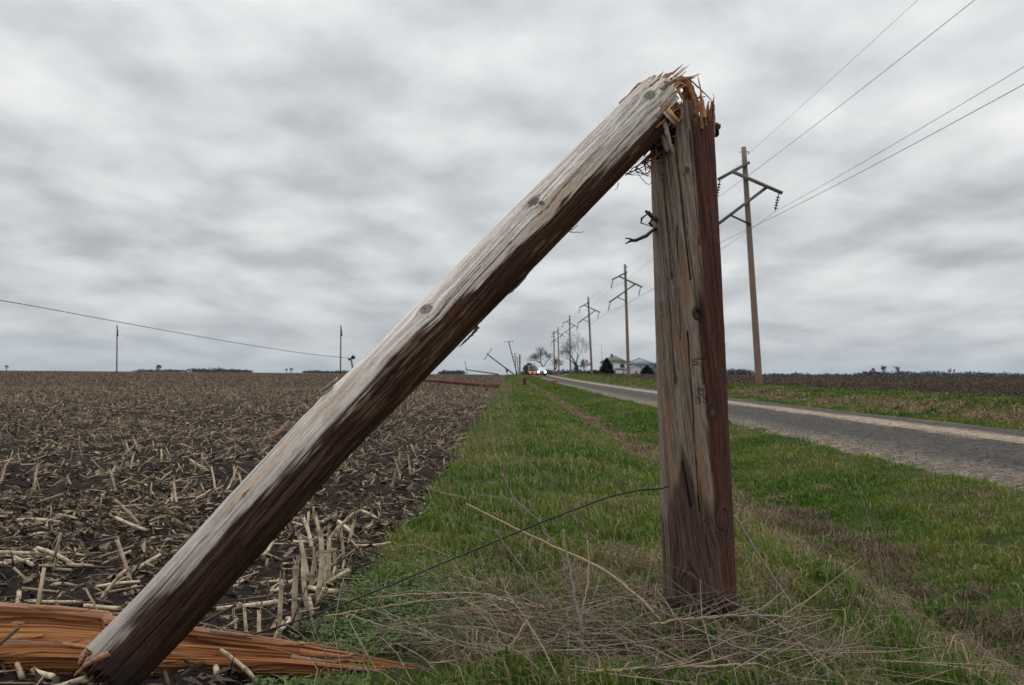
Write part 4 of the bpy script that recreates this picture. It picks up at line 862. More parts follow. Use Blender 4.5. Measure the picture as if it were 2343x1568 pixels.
weed(W5, [([(1105, -10), (1180, 155), (1335, 280), (1440, 450), (1620, 700)], 0.0025, 0.004), ([(1335, 280), (1395, 170)], 0.002, 0.0012), ([(1180, 155), (970, 125)], 0.0022, 0.0012)], 'forked grey weed stem crossing above the black cable', 'grey', 4)
weed(W5, [([(1620, 1165), (1600, 930), (1560, 800), (1540, 620), (1500, 480), (1488, 340)], 0.0068, 0.0042)], 'upright thick grey weed stalk left of the snapped pole', 'grey', 8)
weed(W5, [([(1612, 1010), (1600, 870), (1635, 720), (1648, 560), (1642, 408)], 0.004, 0.0022)], 'crooked pale weed stalk just right of the upright grey one', 'tan', 12)
weed(W5, [([(1060, 340), (1180, 520), (1290, 640), (1400, 830), (1560, 1060)], 0.003, 0.004)], 'grey weed stem slanting below the black cable', 'grey', 15)
weed(W5, [([(800, 610), (1000, 680), (1250, 770), (1500, 900), (1640, 1000)], 0.002, 0.003)], 'thin pale weed stem slanting across the low green weeds', 'tan', 17)
weed(W5, [([(1050, 1225), (1150, 1080), (1250, 928)], 0.0024, 0.003)], 'short straight straw coloured stem at the bottom centre', 'straw', 18)
weed(W5, [([(1030, 990), (960, 880), (878, 778)], 0.002, 0.0026)], 'short grey weed stub left of the straw coloured stem', 'grey', 19)
weed(R6, [([(740, 1195), (560, 930), (428, 705)], 0.0065, 0.0045)], 'thick brown weed stalk leaning on the right side of the snapped pole', 'grey', 21)
weed(R6, [([(722, 1205), (600, 1040), (428, 855)], 0.004, 0.003)], 'thin brown weed stalk under the thick one right of the pole', 'brown', 23)
weed(R6, [([(855, 1345), (895, 1250), (915, 1165), (945, 1105)], 0.0055, 0.003)], 'dark bare stick standing right of the snapped pole', 'dark', 25)
weed(R6, [([(1212, 1290), (1170, 960), (1110, 740), (1045, 560), (1000, 500), (930, 420)], 0.003, 0.0012), ([(1045, 560), (1020, 450), (960, 380)], 0.0016, 0.0009), ([(1118, 765), (1070, 740)], 0.0014, 0.0009), ([(1170, 960), (1150, 870)], 0.0014, 0.0008)], 'tall thin branching weed standing over the ditch grass', 'grey', 27)
weed(R6, [([(168, 1230), (135, 1060), (105, 930), (70, 800)], 0.0018, 0.0012), ([(105, 930), (180, 830), (260, 690)], 0.0015, 0.0009)], 'thin forked straw stem in front of the snapped pole', 'tan', 29)
weed(W5, [([(1900, 650), (1700, 420), (1590, 300), (1500, 150), (1420, 40), (1370, -30)], 0.0030, 0.0013), ([(1590, 300), (1560, 120), (1540, 40)], 0.0015, 0.0008)], 'dark wispy weed stem arching left from the snapped pole', 'brown', 31)
weed(W5, [([(1860, 660), (1740, 520), (1600, 270), (1440, 90), (1330, 0)], 0.0026, 0.0011)], 'dark wispy weed stem close under the arching one', 'brown', 33)
weed(W5, [([(2120, 270), (2060, 170), (1985, 110), (1900, -10)], 0.0022, 0.0012), ([(2120, 250), (2020, 215), (1950, 140)], 0.0014, 0.0008)], 'grey forked weed twig touching the left side of the snapped pole', 'grey', 35)
weed(W5, [([(2110, 490), (1960, 380), (1830, 230), (1720, 130)], 0.0022, 0.001), ([(1960, 380), (1930, 250), (1905, 170)], 0.0014, 0.0008)], 'fine brown weed stem beside the left side of the pole', 'brown', 37)
weed(W5, [([(2110, 610), (1990, 580), (1930, 572)], 0.004, 0.0045)], 'short brown stick lying against the left side of the pole', 'brown', 38)
weed(Q7, [([(700, 960), (660, 780), (640, 600), (620, 420)], 0.003, 0.0016)], 'straight straw stem at the field edge beyond the cable', 'straw', 41)
weed(Q7, [([(1080, 960), (950, 840), (890, 700), (845, 595)], 0.0032, 0.0018), ([(950, 840), (1080, 920)], 0.002, 0.001)], 'bent grey weed stem at the field edge, taller of the two', 'grey', 43)
weed(Q7, [([(870, 680), (780, 600), (670, 525)], 0.003, 0.002)], 'leaning tan weed stem beside the field edge', 'tan', 45)
weed(Q7, [([(1100, 1500), (860, 1325), (780, 1160), (730, 1040), (722, 955)], 0.0036, 0.002), ([(860, 1325), (760, 1300), (480, 1270)], 0.002, 0.0012)], 'crooked grey weed stem rising behind the thick tan stalk', 'grey', 47)
weed(Q7, [([(460, 1330), (330, 1290), (180, 1265), (0, 1190)], 0.004, 0.002), ([(330, 1290), (230, 1215)], 0.002, 0.0012), ([(180, 1265), (80, 1175)], 0.002, 0.001)], 'tan forked weed lying over the edge of the stubble', 'straw', 49)
weed(Q7, [([(660, 980), (600, 850), (585, 760)], 0.003, 0.0018)], 'short straw stem between the field edge weeds', 'straw', 51)
lying(W5, [(0, 885), (250, 840), (600, 790), (1000, 760), (1300, 820)], 0.003, 0.0045, 'long pale stem lying across the low weeds, lower of the pair', 'tan', 61)
lying(W5, [(60, 780), (600, 745), (950, 735), (1200, 790), (1320, 830)], 0.0035, 0.005, 'long pale stem lying across the low weeds, upper of the pair', 'tan', 62)
lying(W5, [(420, 912), (700, 890), (1000, 855), (1250, 835)], 0.005, 0.008, 'thickest brown stem lying on the green weeds', 'brown', 63)
lying(W5, [(120, 860), (430, 970), (800, 1040), (1200, 1100)], 0.0035, 0.005, 'grey stem lying under the thickest brown one', 'grey', 64)
lying(W5, [(360, 840), (600, 970), (900, 1080), (1300, 1130)], 0.003, 0.004, 'thin grey stem crossing the low weeds diagonally', 'grey', 65)
lying(W5, [(1330, 830), (1700, 780), (2000, 720)], 0.0045, 0.003, 'brown stem lying towards the foot of the pole', 'brown', 66, 0.05)
lying(W5, [(1700, 1225), (2000, 1205), (2343, 1195), (2700, 1180)], 0.0055, 0.0045, 'thick pale stem lying at the very bottom before the pole', 'tan', 67, 0.05)
lying(R6, [(0, 1262), (150, 1235), (400, 1215), (650, 1215), (820, 1240)], 0.0055, 0.0035, 'pale curved stem lying across the foot of the pole', 'tan', 68, 0.07)
lying(R6, [(0, 1165), (200, 1270), (400, 1360), (620, 1440)], 0.0045, 0.003, 'grey stem lying from the pole foot down to the right', 'grey', 69, 0.06)
lying(R6, [(300, 1095), (500, 1190), (700, 1290), (860, 1340)], 0.004, 0.0025, 'grey stem crossing in front of the pole foot', 'grey', 70, 0.10)
lying(CZ, [(1180, 610), (1500, 700), (1620, 720), (1780, 800)], 0.003, 0.004, 'thin brown stem lying over the stubble above the red timber', 'brown', 71)
# tangle of finer dead stems heaped round the pole foot
r = np.random.default_rng(808); n = 330
cxr = 0.35 + 0.60 * r.standard_normal(n); cyr = 4.0 + 0.42 * r.standard_normal(n); k = (cxr > -0.75) & (cxr < 1.75) & (cyr > 3.3) & (cyr < 5.1); cxr, cyr = cxr[k], cyr[k]; n = len(cxr)
az = np.where(r.random(n) < 0.45, 0.75 + 0.4 * r.standard_normal(n), np.where(r.random(n) < 0.6, -0.15 + 0.35 * r.standard_normal(n), 6.28 * r.random(n))); ln = 0.12 + 0.5 * r.random(n); el = np.clip(0.13 + 0.22 * r.standard_normal(n), -0.05, 1.1)
d = np.stack([np.cos(az) * np.cos(el), -np.sin(az) * np.cos(el) * 0.8, np.sin(el)], -1)
p0 = np.stack([cxr, cyr, H(cxr, cyr) + 0.015 + 0.07 * r.random(n)], -1); p1 = p0 + d * ln[:, None]; p1[:, 2] = np.maximum(p1[:, 2], H(p1[:, 0], p1[:, 1]) + 0.01)
pm = (p0 + p1) / 2 + 0.02 * r.standard_normal((n, 3)) * (1, 1, 0.6); rad = 0.0009 + 0.0024 * r.random(n) ** 2.4
cs = lerp((0.10, 0.070, 0.058), (0.42, 0.32, 0.25), r.random(n) ** 1.3) * (0.7 + 0.5 * r.random((n, 1)))
mb = MB()
for a, b_, r0, r1 in ((p0, pm, rad, rad * .9), (pm, p1, rad * .9, rad * .5)):
    V, Q, caps, c = sticks(a, b_, r0, r1, 4, cs); mb.add(V, Q, None, c)
n = 430; bx0 = 0.3 + 0.55 * r.standard_normal(n); by0 = 3.85 + 0.4 * r.standard_normal(n); k = (bx0 > -0.7) & (bx0 < 1.7) & (by0 > 3.35) & (by0 < 5.0); bx0, by0 = bx0[k], by0[k]; n = len(bx0)
az = np.where(r.random(n) < 0.6, 2.6 + 0.5 * r.standard_normal(n), 6.28 * r.random(n)); el = 0.25 + 0.75 * r.random(n) ** 1.4; ln = 0.16 + 0.42 * r.random(n) ** 1.3; rad = 0.0011 + 0.0022 * r.random(n) ** 2; cs = lerp((0.075, 0.052, 0.043), (0.42, 0.32, 0.25), r.random(n) ** 1.4)
p = np.stack([bx0, by0, H(bx0, by0) + 0.01], -1)
for sg in range(4):
    q_ = p + np.stack([np.cos(az) * np.cos(el), np.sin(az) * np.cos(el), np.sin(el)], -1) * (ln / 3)[:, None]; q_[:, 2] = np.maximum(q_[:, 2], H(q_[:, 0], q_[:, 1]) + 0.012)
    V, Q, caps, c = sticks(p, q_, rad * (1 - 0.18 * sg), rad * (0.82 - 0.18 * sg), 4, cs); mb.add(V, Q, None, c); p = q_; el = el - 0.12 - 0.3 * r.random(n); az = az + 0.3 * r.standard_normal(n)
# fine upright wisps in the verge
n = 1500; y = 4.3 * (90 / 4.3) ** r.random(n); x = np.where(y > 12, -0.85 + 1.0 * r.random(n), -0.6 + 2.6 * r.random(n)); k = (r.random(n) < 0.25 + 0.75 * np.exp(-((x + .2) / .6) ** 2)) & ((np.abs(x - .87) > .2) | (y > 4.9)); x, y = x[k], y[k]; n = len(x)
b_ = np.stack([x, y, H(x, y)], -1); hgt = 0.12 + 0.33 * r.random(n) ** 1.5
t_ = b_ + np.stack([-0.3 * hgt * r.random(n) + 0.15 * hgt * r.standard_normal(n), 0.2 * hgt * r.standard_normal(n), hgt], -1); rad = (0.0009 + 0.0012 * r.random(n)) * np.maximum(1, y / 20); hgt = hgt * np.where(r.random(n) < 0.3, 1.0, 0.55)
V, Q, caps, c = sticks(b_, t_, rad, rad * 0.5, 3, lerp(TW['grey'], TW['straw'], r.random(n))); mb.add(V, Q, None, c)
o = mb.build('dead_stem_litter', M_TWIG); tag(o, 'tangle of fine dead stems heaped before the snapped pole and in the verge', 'dead stems', None, 'stuff')
# bark chips on the grass
r = np.random.default_rng(99)
for i, (u, v, lb, s_) in enumerate([(895, 1375, 'grey wood flake lying on the green weeds', 0.05), (1020, 1385, 'tan wood chip lying beside the pale stems', 0.045), (1180, 1468, 'orange wood sliver lying below the thick brown stem', 0.055)]):
    p = G(u, v, 0.012); m = MB(); m.box(p + (0, 0, 0.008), (s_, s_ * 0.35, 0.008), 0.35 * (-1) ** i, ((0.22, 0.18, 0.15), (0.3, 0.2, 0.13), (0.42, 0.2, 0.09))[i], 0.6); m.box(p + (s_ * .3, 0.004, 0.012), (s_ * .6, s_ * .2, 0.006), 0.5, ((0.2, 0.16, 0.13), (0.33, 0.23, 0.15), (0.46, 0.22, 0.1))[i], 0.4)
    tag(m.build('wood_chip', M_FRESH), lb, 'wood chip', 'wood chips on the grass')

# ------------------------------------------------------------------ power line on the right
WOOD, WOODD = (0.21, 0.172, 0.147), (0.16, 0.14, 0.122)
def pole_col(k, top=WOOD, bot=(0.23, 0.15, 0.115)): f = np.linspace(0, 1, k)[:, None]; return np.array(bot) * (1 - f) + np.array(top) * f
PH = 13.65
def make_line_pole(label):
    t = thing('power_line_pole', label, 'power pole', (0, 0, 0), 'wooden power line poles right of the road')
    m = MB(); k = 14; z = np.linspace(-0.6, PH, k); m.tube(np.stack([0 * z, 0 * z, z], -1), np.linspace(0.205, 0.14, k), 14, pole_col(k)); m.build('shaft', M_LINE, t, True)
    def arm(x0, z0, x1, z1, w=0.17, y=-0.19): MB().beam((x0, y, PH - z0), (x1, y, PH - z1), w, 0.15, WOODD).build('crossarm', M_LINE, t)
    arm(0.22, 0.92, -1.62, 1.80); arm(-0.80, 1.42, 1.92, 2.80, 0.17, -0.345); arm(1.12, 2.38, -2.05, 4.50, 0.17, -0.19)
    MB().beam((-1.03, -0.35, PH - 3.90), (0.05, -0.23, PH - 4.45), 0.09, 0.09, (0.055, 0.05, 0.045)).build('brace', M_LINE, t)
    for x0, z0, y in ((-1.50, 1.86, -0.19), (1.72, 2.80, -0.345), (-1.93, 4.54, -0.19)):
        m = MB(); a = np.array([x0, y, PH - z0]); d = np.array([-0.26, 0, -0.92]); d /= np.linalg.norm(d)
        m.tube([a, a + d * 1.0], 0.03, 6, (0.02, 0.02, 0.022))
        for j in range(5): c = a + d * (0.22 + 0.155 * j); m.tube([c, c + d * 0.045], [0.125, 0.06], 10, (0.03, 0.032, 0.036))
        m.build('insulator', M_DARK, t)
    m = MB(); m.tube([(0.13, -0.02, PH - 0.28), (0.26, -0.02, PH - 0.28), (0.26, -0.02, PH - 0.42)], 0.03, 6, (0.03, 0.03, 0.03)); m.tube([(-0.26, 0, PH - 0.27), (-0.1, 0, PH - 0.27)], 0.02, 6, (0.03, 0.03, 0.03)); m.build('wire_clamp', M_DARK, t)
    return t
def children(o): return [c for c in bpy.data.objects if c.parent == o]
def dup(root, loc, rot, label):
    r_ = root.copy(); COL.objects.link(r_); r_.location = loc; r_.rotation_euler = rot; r_['label'] = label
    for ch in children(root):
        c = ch.copy(); COL.objects.link(c); c.parent = r_
    return r_
LP = [(56, -0.066, 'nearest and tallest looking power line pole, standing just right of the snapped pole'), (118, -0.036, 'second nearest power line pole, between the white farmhouse and the barn'), (171, -0.055, 'third power line pole along the road, left of the farmhouse'),
      (232, -0.024, 'fourth power line pole along the road, beside the large bare tree'), (287, -0.03, 'fifth power line pole along the road, left of the large bare tree')]
lp = make_line_pole(LP[0][2]); PB = []
kids = children(lp)
for i, (y, lean, lb) in enumerate(LP):
    x = 14.0; loc = (x, y, float(H(x, y))); rot = (0, lean, 0)
    if i == 0: lp.location = loc; lp.rotation_euler = rot
    else: dup(lp, loc, rot, lb)
    PB.append((np.array(loc), lean))
# the differently framed pole at the far end
x, y = 14.2, 322.0; zb = float(H(x, y)); t = thing('power_line_pole', 'farthest roadside pole with short level arms behind the large bare tree', 'power pole', (x, y, zb), 'wooden power line poles right of the road')
m = MB(); z = np.linspace(-0.5, 14.2, 10); m.tube(np.stack([x - 0.02 * z, 0 * z + y, zb + z], -1), np.linspace(0.25, 0.16, 10), 10, pole_col(10)); m.build('shaft', M_LINE, t, True)
for dz in (13.4, 12.3, 10.9): MB().beam((x - 0.27 - 1.1, y - .2, zb + dz), (x - 0.27 + 0.5, y - .2, zb + dz), 0.12, 0.12, WOODD).build('crossarm', M_LINE, t)
# conductors: one thing each, strung from pole to pole and past the camera on the right
ATT = [(0.26, -0.38, 'topmost shield wire of the power line leading up out of the picture'), (-1.76, 2.86, 'upper left conductor of the power line, second wire from the top'), (1.46, 3.80, 'right conductor of the power line, hung on the long right arm'), (-2.19, 5.54, 'lowest conductor of the power line, hung on the lower left arm')]
EDGE = {ATT[0][2]: (2100, 0, 34.2), ATT[1][2]: (2230, 0, 26.9), ATT[2][2]: (2343, 153, 30.4), ATT[3][2]: (2343, 193, 23.5)}
for ax, az, lb in ATT:
    node = []
    for loc, lean in PB:
        zl = PH - abs(az); node.append(loc + np.array([ax + zl * math.sin(lean) , -0.2, zl * math.cos(lean) - ax * math.sin(lean)]))
    pe = P(*EDGE[lb]); dirn = (pe - node[0]) / (node[0][1] - pe[1]); first = pe + dirn * (pe[1] + 3) * (1, 1, 0.6); node = [first, pe] + node; path = []
    for a, b_ in zip(node[:-1], node[1:]):
        f = np.linspace(0, 1, 22)[:-1]; q = a[None] + (b_ - a)[None] * f[:, None]; q[:, 2] -= (0.3 if az < 0 else 0.6) * min(1.0, abs(a[1] - b_[1]) / 70) ** 2 * 4 * f * (1 - f); path.append(q)
    path = np.vstack(path + [node[-1][None]]); m = MB(); m.tube(path, 0.010 if az > 0 else 0.007, 5, (0.16, 0.165, 0.165)); o = m.build('overhead_wire', M_WIRE); tag(o, lb, 'wire', 'conductors of the power line')

# ------------------------------------------------------------------ downed distribution line on the left of the road
GD = 'poles of the storm damaged line along the field edge'
x, y = 1.2, 85.0; zb = float(H(x, y)); m = MB(); k = 9; z = np.linspace(-0.3, 0.82, k); m.tube(np.stack([x - 0.02 * z, 0 * z + y, zb + z], -1), np.linspace(0.155, 0.13, k), 12, np.array([(0.10, 0.036, 0.026)] * (k - 1) + [(0.30, 0.11, 0.06)]))
for j in range(5): m.tube([(x - .1 + .05 * j, y - .05, zb + .66), (x - .1 + .05 * j, y - .05, zb + .74 + .08 * random.random())], [0.04, 0.01], 5, (0.28, 0.10, 0.05))
tag(m.build('pole_stump', M_LINE), 'short dark red broken pole stump in the verge beside the road', 'pole stump', GD)
x, y = 1.55, 165.0; zb = float(H(x, y)); m = MB(); z = np.linspace(-0.4, 4.0, 8); m.tube(np.stack([x - 0.01 * z, 0 * z + y, zb + z], -1), np.linspace(0.15, 0.14, 8), 10, (0.22, 0.18, 0.12))
for j in range(3): m.tube([(x - .12 + .08 * j, y, zb + 3.9), (x - .12 + .08 * j, y, zb + 4.1 + .15 * random.random())], [0.05, 0.01], 5, (0.3, 0.2, 0.1))
tag(m.build('broken_pole', M_LINE), 'bare upright broken pole with no crossarm behind the red stump', 'broken pole', GD)
def tee(label, b_, t_, rad, arm, z2=None, group=GD):
    b_ = np.asarray(b_, float); t_ = np.asarray(t_, float); th = thing('tilted_pole', label, 'broken pole', b_, group)
    d = t_ - b_; m = MB(); k = 8; f = np.linspace(-0.02, 1, k)[:, None]; m.tube(b_ + d * f, np.linspace(rad, rad * .75, k), 9, (0.075, 0.068, 0.06)); m.build('shaft', M_LINE, th, True)
    dn = d / np.linalg.norm(d)
    for (f0, a0, a1) in arm:
        c = b_ + d * f0 - np.array([0, 0.16, 0]); m = MB(); m.beam(c + np.asarray(a0), c + np.asarray(a1), 0.13, 0.11, (0.07, 0.062, 0.055))
        m.build('crossarm', M_LINE, th)
        for f_ in (0.05, 0.5, 0.95):
            e = c + np.asarray(a0) * (1 - f_) + np.asarray(a1) * f_; m = MB(); m.tube([e, e + dn * 0.3], [0.05, 0.07], 7, (0.08, 0.08, 0.085)); m.build('insulator', M_DARK, th)
    return th
def gnd(u, y): p = P(u, 858, y); p[2] = float(H(p[0], p[1])); return p
tee('tilted pole with a level crossarm standing tallest above the field edge', gnd(1184, 277), P(1164, 783, 277), 0.16, [(0.985, (-1.25, 0, 0.12), (1.25, 0, 0.30))])
tee('small far pole with a crossarm, left of the bare broken pole', gnd(1181, 420), P(1178, 808, 420), 0.2, [(0.98, (-1.5, 0, -0.1), (1.5, 0, 0.1)), (0.82, (-1.1, 0, 0), (1.1, 0, 0))])
tee('farthest small crossarm pole beside the bare broken pole', gnd(1186, 500), P(1183, 819, 500), 0.22, [(0.97, (-1.4, 0, 0), (1.4, 0, 0)), (0.78, (-1.2, 0, 0), (1.2, 0, 0))])
tee('pole leaning at forty five degrees out over the field with its crossarm', gnd(1178, 230), P(1114, 810, 230), 0.16, [(0.97, (-0.75, 0, -1.15), (0.95, 0, 1.35))])
tee('pole fallen almost flat at the field horizon with its crossarm upright', gnd(1140, 231) + (0, 0, 0.1), P(1067, 846, 231), 0.15, [(0.99, (0.25, 0, -1.6), (-0.35, 0, 1.9))])
# red pole lying in the stubble, its crossarm end hidden behind the folded shaft
a = P(1142, 889, 73); a[2] = float(H(a[0], a[1])) + 0.16; b_ = P(800, 855, 80)
th = thing('fallen_pole', 'long red brown pole lying in the stubble beyond the folded shaft', 'fallen pole', a, GD)
m = MB(); f = np.linspace(0, 1, 12)[:, None]; m.tube(a + (b_ - a) * f, np.linspace(0.14, 0.11, 12), 12, lerp((0.20, 0.06, 0.042), (0.10, 0.055, 0.042), vn(np.arange(12) * 1.3, np.zeros(12), 4))); m.build('shaft', M_LINE, th, True)
c = b_ + (a - b_) * 0.03; e = P(803, 821, 80); MB().beam(c - (e - c) * 0.4, c + (e - c) * 1.02, 0.13, 0.13, WOODD).build('crossarm', M_LINE, th)
m = MB(); m.tube([e, e + (0.16, 0, 0.10), e + (0.28, 0, 0.2)], [0.06, 0.18, 0.16], 8, (0.025, 0.025, 0.028)); m.tube([e, e - (0.2, 0, 0.06)], [0.05, 0.15], 8, (0.025, 0.025, 0.028)); m.build('insulator', M_DARK, th)
wp = [(-2600, 330, 18), (-1200, 520, 28), (-260, 652, 40), (0, 686, 48), (260, 735, 58), (520, 782, 69), (700, 810, 77), (800, 820, 82)]
wpts = np.array([P(*q_) for q_ in wp]); fq = np.linspace(0, 1, len(wpts)); ff = np.linspace(0, 1, 40); wl = np.stack([np.interp(ff, fq, wpts[:, i]) for i in range(3)], -1)
for _ in range(4): wl[1:-1] = .25 * wl[:-2] + .5 * wl[1:-1] + .25 * wl[2:]
m = MB(); m.tube(wl, 0.019, 5, (0.06, 0.065, 0.06)); tag(m.build('overhead_wire', M_WIRE), 'slack wire sloping down across the left sky to the folded shaft', 'wire')
wpts = np.array([P(-200, 846, 45), P(400, 856, 55), P(1000, 869, 70)]); m = MB(); m.tube(smooth_line(wpts, 20, 3, 0.0), 0.012, 5, (0.16, 0.15, 0.15)); tag(m.build('overhead_wire', M_WIRE), 'faint low wire stretched just above the left field horizon', 'wire')
# two slim poles across the left field
GL = 'slim poles standing along the horizon of the left field'
for u, vt_, lb in ((267, 744, 'slim dark pole on the left field horizon, left of the two'), (779, 744, 'slim dark pole on the left field horizon next to the folded shaft')):
    y = 205.0; b_ = gnd(u, y); tp = P(u + 1, vt_, y); th = thing('field_pole', lb, 'power pole', b_, GL)
    m = MB(); f = np.linspace(-0.03, 1, 7)[:, None]; m.tube(b_ + (tp - b_) * f, np.linspace(0.15, 0.11, 7), 8, pole_col(7, (0.045, 0.045, 0.05), (0.13, 0.07, 0.055))); m.build('shaft', M_LINE, th, True)
    m = MB(); m.tube([tp + (0.16, -.05, -0.9), tp + (0.2, -.05, -2.3)], [0.1, 0.14], 7, (0.09, 0.09, 0.09)); m.build('transformer', M_DARK, th)
    MB().beam(tp + (-0.1, -.12, -0.5), tp + (0.22, -.12, -0.5), 0.1, 0.1, WOODD).build('crossarm', M_LINE, th)

# ------------------------------------------------------------------ trees
def branch_tree(name, label, base, height, seed, spread=0.5, levels=6, trunk_r=0.35, first=0.25, col=(0.055, 0.045, 0.042), twig=(0.10, 0.088, 0.088), group=None, multi=2, tmin=0.03, droop=0.0):
    r = np.random.default_rng(seed); th = thing(name, label, 'tree', base, group); mt, mc = MB(), MB()
    def grow(p, d, ln, rad, lev):
        k = 5; pts = [p]; dd = d.copy()
        for j in range(k - 1):
            dd = dd + 0.12 * r.standard_normal(3) + np.array([0, 0, 0.09 - droop * (lev > 2)]); dd /= np.linalg.norm(dd); pts.append(pts[-1] + dd * ln / (k - 1))
        rr = np.linspace(rad, rad * 0.62, k); (mt if lev < 2 else mc).tube(pts, np.maximum(rr, tmin), 8 if lev == 0 else (5 if lev < 3 else 3), col if lev < 2 else twig, cap=lev == 0)
        if lev >= levels: return
        nch = multi + 1 + (1 if lev >= 3 and r.random() < 0.5 else 0); ph = r.random() * 6.28
        ax_ = np.cross(dd, (0.3, 0.9, 0.2)); ax_ /= np.linalg.norm(ax_); ay_ = np.cross(dd, ax_)
        for c in range(nch):
            f = 1.0 if c < 2 else 0.45 + 0.5 * r.random(); i = min(int(round(f * (k - 1))), k - 1); q = pts[i]
            th_ = spread * (0.45 + 0.75 * r.random()) * (0.45 if c == 0 else 1.0); a = ph + c * 2.4 + 0.4 * r.standard_normal()
            e = dd * math.cos(th_) + (ax_ * math.cos(a) + ay_ * math.sin(a)) * math.sin(th_); e[2] = max(e[2], -0.1); e /= np.linalg.norm(e)
            grow(q, e, ln * (0.66 + 0.2 * r.random()), max(rr[i] * (0.72 if c == 0 else 0.55), 0.01), lev + 1)
    grow(np.asarray(base, float) - (0, 0, 0.3), np.array([0.03, 0, 1.0]), height * first + 0.3, trunk_r, 0)
    zmax = max(np.vstack(mc.V)[:, 2].max(), np.vstack(mt.V)[:, 2].max()); sc = height / (zmax - base[2])
    for m in (mt, mc): m.V = [np.asarray(base) + (v - np.asarray(base)) * sc for v in m.V]
    mt.build('trunk', M_BARK, th, True); mc.build('crown', M_BARK, th); return th
GT = 'bare winter trees by the farm'
branch_tree('bare_tree', 'large bare tree with a thick dark trunk left of the white farmhouse', gnd(1320, 335), 15.0, 7, 0.72, 6, 0.80, 0.24, group=GT, tmin=0.016, multi=2)
branch_tree('bare_tree', 'rounded bare tree behind the oncoming pickup', gnd(1246, 345), 10.4, 8, 0.95, 6, 0.45, 0.2, group=GT, tmin=0.016, multi=2)
branch_tree('bare_tree', 'smaller bare tree half hidden by the rounded one, right of it', gnd(1268, 352), 6.5, 12, 0.8, 5, 0.22, 0.12, (0.06, 0.045, 0.045), (0.09, 0.065, 0.065), GT, tmin=0.016)
branch_tree('bare_bush', 'reddish bare bush at the foot of the large bare tree', gnd(1338, 338), 5.6, 14, 0.9, 5, 0.12, 0.05, (0.13, 0.10, 0.09), (0.19, 0.155, 0.145), GT, 2, tmin=0.014)
branch_tree('bare_bush', 'grey bare bush at the right of the barn', gnd(1500, 430), 6.0, 16, 0.9, 5, 0.14, 0.06, (0.12, 0.1, 0.1), (0.2, 0.17, 0.17), GT, 2, tmin=0.014)
branch_tree('bare_bush', 'faint grey bush at the left of the parked truck', gnd(1207, 380), 5.0, 18, 0.9, 5, 0.14, 0.06, (0.12, 0.11, 0.115), (0.15, 0.14, 0.15), GT, 4, tmin=0.04)
GF = 'lone far trees on the left horizon'
branch_tree('far_tree', 'lone rounded tree on the left horizon between the two slim poles', gnd(363, 620), 4.6, 20, 0.6, 5, 0.3, 0.18, (0.14, 0.125, 0.12), (0.17, 0.155, 0.15), GF, tmin=0.07)
branch_tree('far_tree', 'small far tree, left of a close pair on the left horizon', gnd(656, 800), 3.6, 22, 0.5, 4, 0.3, 0.2, (0.15, 0.145, 0.15), (0.18, 0.17, 0.175), GF, tmin=0.09)
branch_tree('far_tree', 'small far tree, right of a close pair on the left horizon', gnd(666, 800), 4.2, 23, 0.5, 4, 0.3, 0.2, (0.15, 0.145, 0.15), (0.18, 0.17, 0.175), GF, tmin=0.09)
branch_tree('far_tree', 'small far tree at the left edge of the picture', gnd(14, 700), 3.8, 25, 0.6, 4, 0.3, 0.2, (0.15, 0.14, 0.14), (0.18, 0.165, 0.165), GF, tmin=0.08)
branch_tree('far_tree', 'small far tree on the horizon beside the leaning broken pole', gnd(1160, 600), 4.0, 26, 0.6, 4, 0.3, 0.2, (0.10, 0.10, 0.11), (0.13, 0.13, 0.14), GF, tmin=0.08)
GR = 'lone far trees on the right horizon'
for i, (u, h_, lb) in enumerate([(1998, 13, 'leftmost of three taller bare trees above the right horizon'), (2025, 16, 'slender bare tree above the right horizon, middle of three'), (2048, 15, 'broad bare tree above the right horizon, right of three'), (2174, 13, 'single bare tree above the wood at the right horizon')]):
    branch_tree('far_tree', lb, gnd(u, 1250), h_, 30 + i, 0.5, 4, 0.5, 0.25, (0.13, 0.13, 0.14), (0.17, 0.165, 0.17), GR, tmin=0.16)
# woods too far to separate
def wood(u0, u1, y, h0, h1, n, seed, label):
    r = np.random.default_rng(seed); u = u0 + (u1 - u0) * r.random(n); pa = P(u0, 858, y); pb = P(u1, 858, y); f = (u - u0) / (u1 - u0)
    x = pa[0] + (pb[0] - pa[0]) * f; yy = y + 60 * r.random(n); top_ = (h0 + (h1 - h0) * fbm(f * (u1 - u0) / 14, f * 0 + seed, 3, 3)) * (0.6 + 0.4 * np.sin(np.clip(f, 0, 1) * math.pi) ** 0.35)
    z = H(x, yy, False) + top_ * r.random(n) ** 0.8; c = np.stack([x, yy, z], -1); s_ = 0.35 + 0.9 * r.random(n)
    V = c[:, None] + r.standard_normal((n, 3, 3)) * s_[:, None, None]; m = MB(); m.add(V.reshape(-1, 3), None, np.arange(n * 3).reshape(-1, 3), np.repeat(lerp((0.07, 0.075, 0.085), (0.15, 0.15, 0.165), r.random(n)), 3, 0))
    tag(m.build('distant_wood', M_BARK), label, 'wood', None, 'stuff')
wood(425, 555, 1300, 1.2, 7.5, 3000, 1, 'low blue grey wood on the left horizon between the slim poles')
wood(300, 400, 1400, 1.0, 3.6, 1500, 2, 'thin low hedge on the left horizon under the lone rounded tree')
wood(690, 800, 1300, 1.0, 4.5, 1800, 3, 'low hedge on the left horizon beside the second slim pole')
wood(1000, 1060, 1300, 1.0, 6.0, 1500, 4, 'low hedge on the horizon in the gap under the folded shaft')
wood(1190, 1400, 900, 2.0, 6.0, 4000, 5, 'grey hedge behind the farm trees and the road')
wood(1440, 1520, 900, 2.0, 7.0, 1500, 8, 'grey hedge behind the barn')
